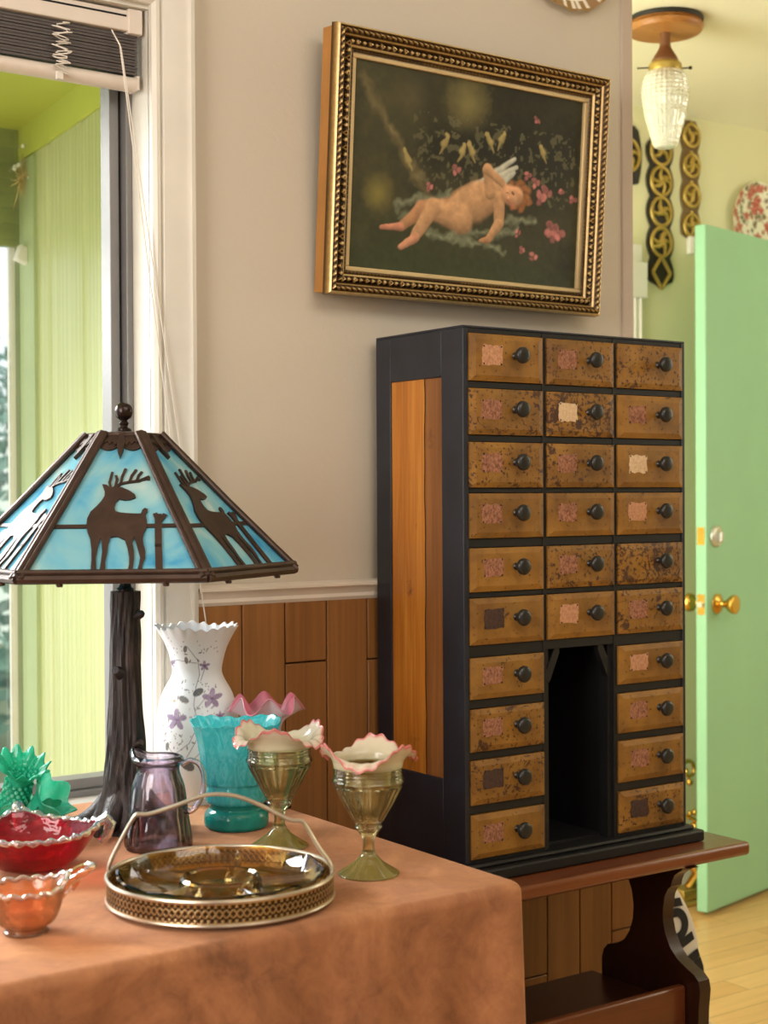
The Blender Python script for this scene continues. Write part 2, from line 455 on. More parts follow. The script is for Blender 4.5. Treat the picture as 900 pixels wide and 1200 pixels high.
# window wall with opening X -0.35..1.131, z .735..2.06
wx0, wx1, wz0, wz1 = -.35, 1.131, .735, 2.066
ho = wx1 + .006
mb = MB()
mb.box(-1.9, wx0, WY, WY + .12, 0, 2.75).box(wx0, ho, WY, WY + .12, 0, wz0).box(wx0, ho, WY, WY + .12, wz1, 2.75).box(ho, 2.25, WY, WY + .12, 0, 2.75)
struct('wall_back', mb, M['plaster'])
struct('wall_left', MB().box(-2.0, -1.9, -2.0, 2.42, 0, 2.75), M['plaster'])
struct('wall_front', MB().box(-2.0, 5.1, -2.1, -2.0, 0, 2.75), M['plaster'])
struct('wall_right', MB().box(5.0, 5.1, -2.0, 3.45, 0, 2.75), M['yellow_wall'])
struct('wall_entry', MB().box(1.44, 5.0, 3.356, 3.45, 0, 2.44), M['yellow_wall'])
struct('wall_hall_end', MB().box(1.44, 1.5, 2.42, 3.356, 0, 2.44), M['yellow_wall'])
# corner bead at the end of the window wall
struct('trim_1', MB().box(2.222, 2.254, WY - .004, WY + .12, 1.09, 2.75), M['edge_paint'], bevel=.003)
# wainscot: boards
mb = MB(); edges = [1.208, 1.2985, 1.386, 1.474, 1.563, 1.65, 1.738, 1.825, 1.912, 1.999, 2.087, 2.176, 2.2535]
joints = {0: .5, 1: .38, 2: .943, 3: .42, 4: .939, 5: .4, 6: .86, 7: .3, 8: .275, 9: .2, 10: .18, 11: .33}
for i in range(len(edges) - 1):
    a, b = edges[i] + .0012, edges[i + 1] - .0012; zj = joints[i]
    mb.box(a, b, WY - .012, WY - .001, .1, zj - .0015).box(a, b, WY - .012, WY - .001, zj + .0015, 1.056)
struct('wall_wainscot', mb, M['wood_board'], bevel=.0015)
struct('trim_2', MB().box(1.208, 2.253, WY - .0008, WY - .0002, .1, 1.056), M['seam'])
# chair rail (moulded profile)
prof = [(0, 1.050), (.012, 1.052), (.016, 1.058), (.014, 1.064), (.018, 1.072), (.026, 1.078), (.026, 1.083), (.02, 1.086), (0, 1.088)]
P = np.array([[(x, WY - d - .0005, z) for d, z in prof] for x in (1.208, 2.2535)])
struct('trim_3', MB().grid(P), M['rail'])
struct('baseboard_back', MB().box(1.208, 2.221, WY - .018, WY - .0005, 0, .1), M['wood_board'], bevel=.003)

# ------------------------------------------------------------------ window
win = empty('window_1', (.4, WY + .06, .735), kind='structure')
# casing: stepped profile
prof = [(0, 0), (0, .014), (.006, .02), (.012, .020), (.016, .014), (.02, .018), (.058, .024), (.066, .03), (.074, .028), (.076, 0)]
mb = MB()
P = []
for (o, h) in prof:   # right leg then head (mitred)
    P.append([(wx1 + o, WY - h, .70), (wx1 + o, WY - h, wz1 + o), (wx0 - o, WY - h, wz1 + o), (wx0 - o, WY - h, .70)])
mb.grid(np.array(P), flip=True)
mb.build('casing', M['cream'], win, world=True)
mb = MB()
mb.box(wx1, wx1 + .006, WY - .002, WY + .118, wz0, wz1).box(wx0, wx1, WY - .002, WY + .118, wz1 - .006, wz1).box(wx0, wx0 + .006, WY - .002, WY + .118, wz0, wz1)
mb.build('jamb', M['cream'], win, world=True)
MB().box(wx0 - .09, wx1 + .085, WY - .035, WY + .118, .712, .7365).build('sill', M['sill_grey'], win, world=True, bevel=.004)
# aluminium sash
fy0, fy1 = WY + .062, WY + .118; fx = wx1
mb = MB()
mb.box(fx - .012, fx, fy0, fy1, wz0, wz1).box(fx - .034, fx - .017, fy0 + .018, fy1, wz0, wz1).box(fx - .017, fx - .012, fy0 + .03, fy1, wz0, wz1)
mb.box(wx0, fx, fy0, fy1, wz0, wz0 + .012).box(wx0, fx - .01, fy0 + .012, fy1, wz0 + .012, wz0 + .03)
mb.box(wx0, fx, fy0, fy1, wz1 - .03, wz1)
mb.build('sash', M['alu'], win, world=True, bevel=.0015)
MB().box(wx0, fx - .02, fy1 - .012, fy1 - .009, wz0 + .02, wz1 - .02).build('pane', M['pane'], win, world=True)

# ------------------------------------------------------------------ porch outside
# side wall of the entry hall, seen through the window
mb = MB(); y0, y1 = 2.43, 3.495
ny = 140; ys = np.linspace(y0, y1, ny)
gro = np.array([.006 if (abs(((y - y0) % .2) - .1) < .006) else 0 for y in ys]) + .0012 * np.sin(ys * 260) + .0008 * np.sin(ys * 411)
zt = lambda y: 2.175 - .075 * (y - 2.45)
P = np.array([[(1.38 + gro[i], ys[i], z) for z in (-.3, zt(ys[i]) - .03)] for i in range(ny)])
mb.grid(P)
struct('wall_porch', mb, M['siding'])
struct('trim_4', MB().add([(1.372, 2.43, zt(2.43) - .045), (1.372, 3.56, zt(3.56) - .04), (1.372, 3.56, zt(3.56) + .04), (1.372, 2.43, zt(2.43) + .04), (1.379, 2.43, zt(2.43) - .045), (1.379, 3.56, zt(3.56) - .04), (1.379, 3.56, zt(3.56) + .04), (1.379, 2.43, zt(2.43) + .04)], [(0, 1, 2, 3), (7, 6, 5, 4), (0, 4, 5, 1), (3, 2, 6, 7)]), M['lime'])
struct('trim_8', MB().box(1.370, 1.3795, 3.40, 3.49, -.3, 2.055), M['porch_pale'])
struct('ceiling_porch', MB().add([(-1.0, 2.43, zt(2.43) + .04), (1.44, 2.43, zt(2.43) + .04), (1.44, 3.66, zt(3.66) + .035), (-1.0, 3.66, zt(3.66) + .035), (-1.0, 2.43, zt(2.43) + .1), (1.44, 2.43, zt(2.43) + .1), (1.44, 3.66, zt(3.66) + .1), (-1.0, 3.66, zt(3.66) + .1)], [(0, 3, 2, 1), (4, 5, 6, 7), (0, 1, 5, 4), (1, 2, 6, 5), (2, 3, 7, 6), (3, 0, 4, 7)]), M['lime'])
mb = MB()
for k in range(14):
    z = 1.848 + k * .0185
    mb.box(-1.0, 1.378, 3.50 - (.004 if k % 2 else 0), 3.515, z, z + (.0183 if k < 13 else .06))
struct('wall_porch_header', mb, M['shingle'])
struct('porch_shade_strip', MB().box(1.3635, 1.385, 3.503, 3.515, -.3, 1.848), M['porch_shade'])  # grey-green strip put in for the shade beside the white post
struct('trim_6', MB().box(1.347, 1.363, 3.503, 3.515, -.3, 1.848), M['white_paint'])
# trim block under the header
o = MB().box(-.022, .022, -.012, .012, -.02, .02).build('mounting_block', M['white_paint'], None, bevel=.004)
o.location = (1.368, 3.452, 1.822); o.rotation_euler = (0, .35, 0)
tag(o, 'pale tilted wooden block fixed under the porch header outside the window', 'block')
# dried flower spray hung on the porch corner
spr = empty('dried_flower_spray', (1.362, 3.452, 2.01), 'dried flower spray hanging in the corner of the lime green porch', 'dried flowers')
mb = MB()
for k in range(46):
    a = rng.uniform(0, 2 * pi); e = rng.uniform(-1.2, 1.2); L = rng.uniform(.02, .055) * (1.6 if abs(e) > 1 else 1)
    p = Vector((cos(a) * cos(e) * .6, sin(a) * cos(e) * .6, sin(e) * 1.1)) * L
    mb.tube([(0, 0, 0), p * .6 + Vector((0, 0, -.004)), p], [.0015, .002, .0012], 5)
mb.build('stalk', M['dry'], spr)
mb = MB()
for p in ((-.024, -.02, .018), (-.018, -.026, .022), (-.028, -.026, .012), (.012, -.02, -.004), (-.004, -.02, .07)): MB().sphere(p, .0055, 10).build('flower_head', M['white_paint'], spr)
# yard and tree
struct('ground_yard', MB().box(-12, 6, 3.7, 26, -.5, -.35), M['ground_out'])
tr = empty('yard_tree', (3.1, 9.2, -.35), 'bushy tree in the yard beyond the porch post', 'tree')
MB().tube([(0, 0, 0), (.05, 0, .9), (0, .05, 1.8)], [.14, .1, .06], 10).build('trunk', M['bark'], tr)
mb = MB()
for k in range(1500):
    u = rng.normal(size=3); u /= np.linalg.norm(u); R = rng.uniform(.35, 1) ** .5
    c = Vector((u[0] * 1.3 * R, u[1] * 1.3 * R, 1.35 + u[2] * 1.25 * R)); a = Vector(rng.normal(size=3)).normalized(); b = a.orthogonal().normalized()
    w = .09
    mb.add([c - a * w, c + b * w * .5, c + a * w, c - b * w * .5], [(0, 1, 2, 3)])
mb.build('foliage', M['leaf'], tr)

# ------------------------------------------------------------------ venetian blind
bl = empty('venetian_blind', (.4, WY + .03, 2.06), 'dark slatted venetian blind pulled up at the top of the window', 'blind')
by = WY + .03; bx0, bx1 = wx0 + .008, wx1 - .008
mb = MB().box(bx0, bx1, by - .02, by + .02, 2.021, 2.056)
mb.box(bx1 - .024, bx1 + .002, by - .024, by + .02, 2.017, 2.059)
mb.build('headrail', M['blind_white'], bl, world=True, bevel=.002)
MB().box(bx0, bx1 - .026, by - .0206, by - .0196, 2.0445, 2.0478).build('headrail_slot', M['black_void'], bl, world=True)
mb = MB()
for k in range(13):
    z = 1.951 + k * .0052; off = random.uniform(-.0012, .0012)
    P = np.array([[(x, by - .013 + .026 * s + off, z + .0022 * sin(pi * s)) for s in np.linspace(0, 1, 5)] for x in (bx0 + .002, bx1 - .003 + off)])
    P2 = P.copy(); P2[..., 2] += .0042
    mb.grid(P).grid(P2, flip=True)
    mb.grid(np.array([P[:, 0], P2[:, 0]]), flip=True).grid(np.array([P[1], P2[1]]))
mb.build('slat_stack', M['slat'], bl, world=True)
mb = MB()
P = np.array([[(x, by + .016 * cos(a), 1.938 + .0125 * sin(a)) for a in np.linspace(0, 2 * pi, 17)[:-1]] for x in (bx0, bx1 - .004)])
mb.grid(P, cv=True).box(bx1 - .005, bx1 - .001, by - .016, by + .016, 1.927, 1.95)
mb.build('bottom_rail', M['blind_white'], bl, world=True)
# bunched ladder cord
pts = []
for k in range(90):
    s = k / 89; pts.append((.980 + .013 * sin(k * 1.03) + .004 * sin(k * .37), by - .024 - .004 * cos(k * .9), 2.013 - .078 * s + .004 * sin(k * .7)))
mb = MB().tube(pts, .0011, 6)
mb.box(.972, .982, by - .024, by - .016, 1.922, 1.934)
mb.build('ladder_cord', M['cord'], bl, world=True)
MB().tube([(1.067, by - .026, 2.016), (1.075, by - .04, 1.99), (1.19, WY - .04, 1.03), (1.196, WY - .045, .93)], .0012, 6).build('lift_cord', M['cord'], bl, world=True)
MB().tube([(1.0675, by - .026, 2.016), (1.077, by - .04, 1.985), (1.212, WY - .04, 1.03), (1.2, WY - .045, .93), (1.196, WY - .045, .92)], .0012, 6).build('lift_cord', M['cord'], bl, world=True)

# ------------------------------------------------------------------ framed painting
px0, px1, H = 1.4485, 2.103, .475
lean = math.asin(.036 / H)
pic = empty('framed_painting', (px0, 2.268, 1.602), 'ornate gilt framed painting of a sleeping winged child among dark roses', 'painting', rot=(lean, 0, 0))
Wd = px1 - px0
# local: x right, z up, -y towards the room; profile across the frame: offset inwards, height out, tone
prf = []
seg = [(0, .012, .3), (.002, .030, .9), (.005, .033, .95), (.007, .030, .3), (.012, .034, 'a'), (.017, .030, .3), (.0195, .027, .95), (.0215, .024, .25), (.024, .021, .35), (.029, .026, 'b'), (.034, .023, .3), (.036, .022, .95), (.038, .020, .9), (.0395, .016, .2), (.042, .018, 'c'), (.045, .016, .25)]
def frame_side(L, n):
    """n x m arrays of (s along, inset, height, tone)"""
    rows = []
    sx = np.linspace(0, L, n)
    dens = []
    for k in range(len(seg) - 1):
        a, b = seg[k], seg[k + 1]
        for q in range(3):
            t_ = q / 3; o = a[0] + (b[0] - a[0]) * t_; h = a[1] + (b[1] - a[1]) * t_
            dens.append((o, h))
    dens.append((seg[-1][0], seg[-1][1]))
    return sx, dens
def tone_at(o):
    for k in range(len(seg) - 1):
        if seg[k][0] <= o <= seg[k + 1][0]:
            a, b = seg[k][2], seg[k + 1][2]
            a = .35 if isinstance(a, str) else a; b = .35 if isinstance(b, str) else b
            u = (o - seg[k][0]) / (seg[k + 1][0] - seg[k][0]); return a + (b - a) * u
    return .3
mb = MB()
for side in range(4):
    L = Wd if side % 2 == 0 else H
    n = int(L / .0016); sx, dens = frame_side(L, n)
    P = np.zeros((n, len(dens), 3)); T = np.zeros((n, len(dens)))
    for j, (o, h) in enumerate(dens):
        s_ = np.clip(sx, o, L - o)
        t0 = tone_at(o); hh = np.full(n, h); tt = np.full(n, t0)
        def band(c, w, val):
            g = max(0., 1 - abs(o - c) / w); return g
        g = band(.012, .0055, 0)
        if g > 0:   # leaf scrolls
            wv = np.abs(np.sin(s_ / .012 * pi + (o - .012) * 320)); hh = hh + g * .004 * (wv - .4); tt = np.where(wv > .6, .2 + .75 * g, .12)
        g = band(.029, .0055, 0)
        if g > 0:   # bead and lozenge band
            ph = (s_ % .026) / .026; d1 = np.abs(ph - .3) / .22 + abs(o - .029) / .0055; d2 = np.hypot((ph - .78) * .026, o - .029) / .0035
            on = ((d1 < 1) & (d1 > .35)) | (d2 < 1) ; hh = hh + np.where(on, .003, -.001); tt = np.where(on, .9, .14)
        g = band(.042, .003, 0)
        if g > 0:   # fine reeding
            wv = np.sin(s_ / .004 * 2 * pi); hh = hh + .0008 * wv; tt = np.where(wv > 0, .55, .1)
        if side == 0: P[:, j] = np.stack([s_, -hh, np.full(n, o)], 1)
        elif side == 1: P[:, j] = np.stack([np.full(n, Wd - o), -hh, s_], 1)
        elif side == 2: P[:, j] = np.stack([L - s_, -hh, np.full(n, H - o)], 1)
        else: P[:, j] = np.stack([np.full(n, o), -hh, L - s_], 1)
        T[:, j] = tt
    mb.grid(P, c=T)
mb.build('frame', M['gilt'], pic, ang=80)
MB().box(0.004, .008, -.016, .022, .004, H - .004).box(Wd - .008, Wd - .004, -.016, .022, .004, H - .004).box(.008, Wd - .008, -.016, .02, H - .008, H - .004).box(.008, Wd - .008, -.016, .02, .004, .008).build('frame_back', M['frame_side'], pic)
# slip
mb = MB(); a, b = .045, .0535
for (x0, x1, z0, z1) in ((a, Wd - a, a, b), (a, Wd - a, H - b, H - a), (a, b, b, H - b), (Wd - b, Wd - a, b, H - b)): mb.box(x0, x1, -.0145, -.006, z0, z1)
mb.build('slip', M['liner'], pic, bevel=.002)
# canvas, painted per vertex
nu, nv = 300, 210
U, V = np.meshgrid(np.linspace(0, 1, nu), np.linspace(0, 1, nv), indexing='ij')
def lin(r, g, b): return np.array(S(r, g, b)[:3])
img = np.zeros((nu, nv, 3)) + lin(50, 50, 30)
def vnoise(su, sv, seed):
    g = np.random.default_rng(seed).random((su + 2, sv + 2)); x = U * su; y = V * sv
    i = x.astype(int); j = y.astype(int); fx_ = x - i; fy_ = y - j; fx_ = fx_ * fx_ * (3 - 2 * fx_); fy_ = fy_ * fy_ * (3 - 2 * fy_)
    return (g[i, j] * (1 - fx_) + g[i + 1, j] * fx_) * (1 - fy_) + (g[i, j + 1] * (1 - fx_) + g[i + 1, j + 1] * fx_) * fy_
N1 = .5 * vnoise(7, 6, 1) + .3 * vnoise(16, 12, 2) + .2 * vnoise(40, 30, 3); N2 = .6 * vnoise(50, 34, 4) + .4 * vnoise(110, 80, 5)
def lay(mask, c): 
    global img
    m = np.clip(mask, 0, 1)[..., None]; img = img * (1 - m) + (np.asarray(c) if np.ndim(c) == 3 else np.array(c)) * m
WU = (vnoise(26, 18, 8) - .5) * .016 + (vnoise(60, 42, 9) - .5) * .007; WV = (vnoise(26, 18, 10) - .5) * .022 + (vnoise(60, 42, 12) - .5) * .010
AS = Wd / H * (.566 / .655) / (.368 / .475)
def dist(u, v): return np.hypot((U + WU - u) * 1.45, V + WV - v)
def blob(u, v, r, c, soft=.5, k=1.): lay(k * np.clip((1 - (dist(u, v) + (N2 - .5) * r * .5) / r) / soft, 0, 1), c)
def caps(u0, v0, u1, v1, ra, rb, c, soft=.25, k=1., shade=True):
    ax, ay, bx_, by_ = u0 * 1.45, v0, u1 * 1.45, v1; wk = .4 if shade else 2.; px_, py_ = (U + WU * wk) * 1.45 - ax, V + WV * wk - ay; dx, dy = bx_ - ax, by_ - ay
    h = np.clip((px_ * dx + py_ * dy) / (dx * dx + dy * dy + 1e-9), 0, 1); r = ra + (rb - ra) * h
    d = np.hypot(px_ - h * dx, py_ - h * dy); m = np.clip((1 - d / r) / soft, 0, 1)
    if shade:
        lit = np.clip(.72 + .45 * (py_ - h * dy) / r + .12 * (1 - d / r), .3, 1.1)[..., None]; lay(m * k, np.asarray(c) * lit)
    else: lay(m * k, c)
lay(np.clip(N1 * 1.6 - .4, 0, .8), lin(72, 68, 40)); lay(np.clip(.9 - V * 2.6, 0, .75), lin(50, 60, 34))
lay(np.clip((.5 - np.abs(U - .72) * .9) * 2 * np.clip(V * 1.6, 0, 1), 0, .9), lin(26, 26, 18))
blob(.473, .88, .17, lin(128, 118, 70), 1, .9); blob(.114, .375, .11, lin(134, 122, 58), 1, .8); blob(.24, .86, .12, lin(92, 84, 56), 1, .6)
for a, b in (((.04, .9), (.16, .68)), ((.16, .68), (.27, .48)), ((.27, .48), (.34, .38))): caps(*a, *b, .045, .035, lin(122, 108, 70), 1, .55, False)
for (u, v, r) in ((.35, .63, .14), (.48, .62, .14), (.565, .7, .13), (.7, .7, .2), (.85, .6, .2), (.9, .75, .18)): blob(u, v, r, lin(20, 22, 16), .8, .85)
lay(np.where((N2 > .63) & (V > .42) & (V < .8) & (U > .25), .5, 0) * (1 - np.clip(dist(.85, .85) * 3 - 2.4, 0, 1)), lin(104, 100, 70))
blob(.94, .14, .2, lin(22, 24, 16), 1, .8)
dr = lin(138, 142, 112)
for (u0, v0, u1, v1) in ((.2, .33, .34, .39), (.3, .36, .42, .42), (.33, .21, .55, .19), (.42, .22, .58, .26), (.58, .2, .64, .16), (.66, .33, .8, .34), (.62, .24, .72, .3), (.22, .27, .36, .3)):
    caps(u0, v0, u1, v1, .035, .02, dr * (.7 + .5 * N2[..., None]), 1, .8, False)
skin = lin(206, 158, 112); skin2 = lin(190, 138, 96)
for pts_ in (((.52, .47), (.6, .55), (.69, .64)), ((.54, .48), (.62, .53), (.7, .6)), ((.56, .5), (.63, .5), (.69, .57))):
    for a, b in zip(pts_[:-1], pts_[1:]): caps(*a, *b, .03, .014, lin(208, 206, 184), .5, .95)
caps(.43, .345, .3, .325, .068, .05, skin2); caps(.3, .325, .21, .225, .042, .026, skin2); caps(.21, .225, .135, .215, .024, .014, lin(206, 140, 108))
caps(.55, .42, .47, .36, .1, .1, skin); caps(.6, .45, .52, .39, .085, .11, skin); blob(.47, .36, .07, lin(214, 168, 118), 1, .4)
caps(.46, .3, .345, .335, .09, .06, skin); caps(.345, .34, .27, .185, .052, .03, skin); caps(.275, .185, .215, .13, .028, .016, lin(212, 150, 114))
caps(.625, .43, .63, .3, .042, .034, skin); caps(.63, .3, .585, .215, .034, .022, skin); caps(.585, .215, .55, .205, .022, .012, skin2)
caps(.585, .45, .57, .565, .038, .032, skin); caps(.57, .565, .65, .5, .032, .022, skin)
for k in range(40):
    a = k * 2.4; u = .715 + .048 * cos(a) * (.6 + .4 * (k % 3) / 2); v = .463 + .072 * sin(a) * (.6 + .4 * (k % 3) / 2); blob(u, v, .022, lin(150, 96, 54) * (.7 + .5 * random.random()), .7, .9)
caps(.672, .455, .7, .455, .062, .056, lin(220, 164, 120)); blob(.69, .41, .028, lin(206, 120, 92), 1, .6)
caps(.66, .475, .672, .47, .006, .004, lin(96, 56, 40), .5, .9, False); caps(.69, .49, .7, .485, .006, .004, lin(96, 56, 40), .5, .9, False)
blob(.668, .445, .012, lin(226, 170, 130), .6); caps(.662, .425, .675, .42, .006, .005, lin(170, 70, 60), .5, .9, False)
def rose(u, v, r, c):
    for k in range(11):
        a = k * 2.1; blob(u + r * .55 * cos(a) / 1.45, v + r * .5 * sin(a), r * .5, np.array(c) * (.3 + .8 * ((k * 37 + int(u * 990)) % 10) / 10), .7, .9)
    blob(u, v - r * .1, r * .28, np.array(c) * .35, .8, .7)
for (u, v, r) in ((.87, .31, .055), (.9, .3, .05), (.885, .27, .04), (.815, .46, .04), (.84, .49, .045), (.779, .85, .026), (.436, .545, .026), (.328, .438, .024), (.717, .268, .028), (.742, .18, .026), (.794, .155, .028), (.909, .515, .018), (.755, .57, .03), (.967, .48, .03), (.79, .53, .03)):
    rose(u, v, r, lin(204, 126, 118))
for (u, v, d) in ((.378, .654, 1), (.455, .631, 1), (.5, .639, -1), (.578, .705, -1), (.625, .722, 1), (.816, .695, -1), (.235, .555, -1)):
    cb = lin(168, 150, 92); caps(u, v, u + d * .012, v + .03, .024, .014, cb, .4); blob(u + d * .014, v + .042, .014, cb, .5); caps(u, v - .01, u - d * .016, v - .05, .012, .005, cb * .8, .5)
img = img * (.78 + .44 * N2[..., None]); img = np.clip(img, .002, 1)
P = np.zeros((nu, nv, 3)); P[..., 0] = .05 + U * (Wd - .1); P[..., 1] = -.008 + .0004 * (N2 - .5); P[..., 2] = .05 + V * (H - .1)
mb = MB().grid(P, flip=False); mb.build('canvas', M['oil_paint'], pic, ang=180, col_attr=img)

# ------------------------------------------------------------------ plate on the wall above the painting
def plate_colors(P, rad, seed, kind):
    x, z = P[..., 0] / rad, P[..., 2] / rad; r = np.hypot(x, z); rg = np.random.default_rng(seed)
    c = np.zeros(P.shape) + (lin(236, 226, 204) if kind == 'gold' else lin(238, 236, 214))
    if kind == 'gold':
        a = np.arctan2(z, x); m = ((r > .84) & (np.sin(a * 38) + np.sin(a * 23) > -.3)) | (r > .965); c[m] = lin(146, 108, 54)
        for k in range(7):
            u, w = rg.uniform(-.5, .5, 2); m = np.hypot(x - u, (z - w) * 1.5) < .14; c[m] = c[m] * .3 + lin(198, 170, 130) * .7
    else:
        for k in range(190):
            u, w = rg.uniform(-1, 1, 2); s = rg.uniform(.02, .07); m = np.hypot((x - u), (z - w)) < s * (1 + .4 * np.sin(6 * np.arctan2(z - w, x - u)))
            c[m] = [lin(96, 98, 66), lin(132, 128, 92), lin(168, 112, 84), lin(112, 92, 70)][k % 4]
        for k in range(30):
            u, w = rg.uniform(-.95, .95, 2); s = rg.uniform(.09, .15); an = np.arctan2(z - w, x - u); d = np.hypot(x - u, z - w) / (s * (1 + .18 * np.sin(5 * an)))
            m = d < 1; c[m] = lin(186, 96, 84); c[(d < .6)] = lin(162, 62, 60); c[(d < .85) & (np.sin(9 * d + an * 2) > .5)] = lin(222, 140, 118)
    return c
def wall_plate(name, x, y, z, rad, label, seed, kind):
    e = empty(name, (x, y, z), label, 'plate')
    n, m = 64, 160; P = np.zeros((n, m, 3))
    for i in range(n):
        rr_ = rad * i / (n - 1) + 1e-5; u = i / (n - 1)
        d = .004 + .018 * (max(0, u - .55) / .45) ** 1.3 + .001
        for j in range(m):
            a = 2 * pi * j / m; sc = 1 + (.012 * cos(16 * a) if u > .9 and kind == 'gold' else 0); P[i, j] = (rr_ * sc * cos(a), -d, rr_ * sc * sin(a))
    B = P.copy(); B[..., 1] += .003
    mb = MB().grid(P, cv=True, flip=True).grid(B, cv=True).grid(np.array([P[-1], B[-1]]), cv=True, flip=True)
    c = np.concatenate([plate_colors(P, rad, seed, kind).reshape(-1, 3), np.zeros((n * m, 3)) + lin(235, 228, 210), np.zeros((2 * m, 3)) + lin(190, 150, 90)])
    mb.build('dish', M['china_paint'], e, col_attr=c, ang=60)
    MB().box(-.012, .012, -.004, 0, -rad * .55, rad * .55).build('hanger', M['brass_dull'], e)
    return e
wall_plate('wall_plate', 2.066, WY - .001, 2.350, .128, 'gold rimmed ivory plate hung high above the gilt framed painting', 3, 'gold')
wall_plate('floral_plate', 3.845, 3.354, 2.135, .128, 'rose patterned china plate on the pale wall above the green door', 5, 'floral')

# ------------------------------------------------------------------ trestle bench
bz = .580
be = empty('trestle_bench', (1.75, 2.1, 0), 'reddish brown wooden trestle bench with lower shelf under the apothecary cabinet', 'bench')
o = MB().box(1.30, 2.203, 1.935, 2.278, bz - .026, bz).build('bench_top', M['bench'], be, world=True, bevel=.008, seg=3)
fr = [(1.93, .554), (1.946, .553), (1.949, .547), (1.957, .542), (1.968, .534), (1.974, .522), (1.976, .512), (1.984, .506), (1.992, .492), (1.997, .465), (1.997, .442), (1.991, .42), (1.978, .397), (1.961, .381), (1.938, .369), (1.920, .362), (1.908, .352), (1.904, .335), (1.908, .30), (1.91, .25), (1.905, .16), (1.89, .09), (1.872, .04), (1.868, 0)]
bk = [(2.2, 0), (2.2, .04), (2.18, .09), (2.168, .16), (2.163, .25), (2.163, .335), (2.158, .352), (2.146, .364), (2.12, .372), (2.1, .385), (2.086, .405), (2.077, .43), (2.075, .457), (2.08, .485), (2.091, .508), (2.11, .53), (2.125, .54), (2.14, .554)]
poly = fr + bk
for x in (2.03, 1.38):
    MB().prism([(y, z) for y, z in poly], (x, 0, 0), (0, 1, 0), (0, 0, 1), (1, 0, 0), .028).build('leg', M['bench_shaded'], be, world=True, bevel=.004)
MB().box(1.35, 2.03, 1.955, 2.19, .285, .302).build('shelf', M['bench_shaded'], be, world=True, bevel=.002)
MB().box(1.408, 2.03, 1.938, 1.956, .25, .338).build('front_rail', M['bench'], be, world=True, bevel=.006, seg=3)
MB().box(1.408, 2.03, 2.17, 2.188, .225, .285).build('back_rail', M['bench_shaded'], be, world=True, bevel=.003)

# ------------------------------------------------------------------ apothecary cabinet
cx0, cx1, cy0, cy1, cz0, cz1 = 1.576, 2.111, 2.015, 2.274, bz + .03, 1.527
cab = empty('apothecary_cabinet', ((cx0 + cx1) / 2, (cy0 + cy1) / 2, bz), 'tall black apothecary cabinet of worn mustard drawers on the wooden bench', 'cabinet')
rows = [(1.436, 1.519), (1.344, 1.425), (1.253, 1.333), (1.166, 1.245), (1.074, 1.151), (.983, 1.065), (.890, .963), (.800, .875), (.709, .787), (.616, .694)]
cols = [(1.587, 1.754), (1.762, 1.925), (1.933, 2.103)]
mb = MB()
# left side frame with recessed panel opening: Y 2.076..2.229, z .748..1.447
mb.box(cx0, cx0 + .011, cy0, 2.076, cz0, cz1).box(cx0, cx0 + .011, 2.229, cy1, cz0, cz1).box(cx0, cx0 + .011, 2.076, 2.229, cz0, .748).box(cx0, cx0 + .011, 2.076, 2.229, 1.4465, cz1)
mb.box(cx0 + .011, cx0 + .014, cy0 + .03, cy1, cz0, cz1)
mb.build('side_frame', M['black'], cab, world=True, bevel=.0012)
# orange panel in two boards with a crack
zz_ = np.linspace(.7485, 1.446, 40); wob = [2.1288 + .0008 * sin(z * 21) + .0006 * sin(z * 57) for z in zz_]
P = np.array([[(cx0 + .003, y, z) for y in (wob[i] + .0011, 2.2285)] for i, z in enumerate(zz_)]); MB().grid(P).build('side_panel', M['old_pine'], cab, world=True)
P = np.array([[(cx0 + .0034, y, z) for y in (2.0765, wob[i] - .0009)] for i, z in enumerate(zz_)]); MB().grid(P).build('side_panel', M['old_pine_dull'], cab, world=True)
MB().box(cx0, cx1, cy0, cy1, cz1, cz1 + .004).box(cx1 - .008, cx1, cy0, cy1, cz0, cz1).box(cx0 + .012, cx1 - .008, cy1 - .01, cy1, cz0, cz1).build('carcass', M['black'], cab, world=True, bevel=.001)
mb = MB()
mb.box(cx0 + .0112, cols[0][0], cy0 + .001, cy0 + .03, cz0, cz1 - .0005)
mb.box(cols[0][1], cols[1][0], cy0 + .001, cy0 + .2, cz0, cz1 - .0005)
mb.box(cols[1][1], cols[2][0], cy0 + .001, cy0 + .2, cz0, cz1 - .0005)
mb.box(cols[2][1], cx1 - .0082, cy0 + .001, cy0 + .03, cz0, cz1 - .0005)
for ci, (a, b) in enumerate(cols):
    top = cz1 - .0005
    for ri, (z0, z1) in enumerate(rows):
        if ci == 1 and ri > 5: break
        mb.box(a, b, cy0 + .002, cy0 + .03, z1 + .0005, top); top = z0 - .0005
    if ci != 1: mb.box(a, b, cy0 + .002, cy0 + .03, cz0, top)
    else: mb.box(a, b, cy0 + .002, cy0 + .2, .967, top)
mb.build('front_frame', M['black_front'], cab, world=True)
# niche posts, corner brackets, niche floor
mb = MB().box(1.7625, 1.772, cy0 + .008, cy0 + .03, cz0, .966).box(1.9155, 1.9245, cy0 + .008, cy0 + .03, cz0, .966)
ez = (0, 1, 0)
for sgn, xe in ((1, 1.7625), (-1, 1.9245)):
    p = [(0, .915), (.007, .905), (.012, .91), (.034, .958), (.034, .966), (.022, .966), (0, .922)]
    p = [(xe + sgn * x, z) for x, z in p]
    if sgn > 0: p = p
    else: p = p[::-1]
    mb.prism(p, (0, cy0 + .006, 0), (1, 0, 0), (0, 0, 1), ez, .014)
mb.build('niche_bracket', M['black_front'], cab, world=True)
MB().box(1.7625, 1.9245, cy0 + .03, cy1 - .011, cz0, cz0 + .004).build('niche_floor', M['black_front'], cab, world=True)
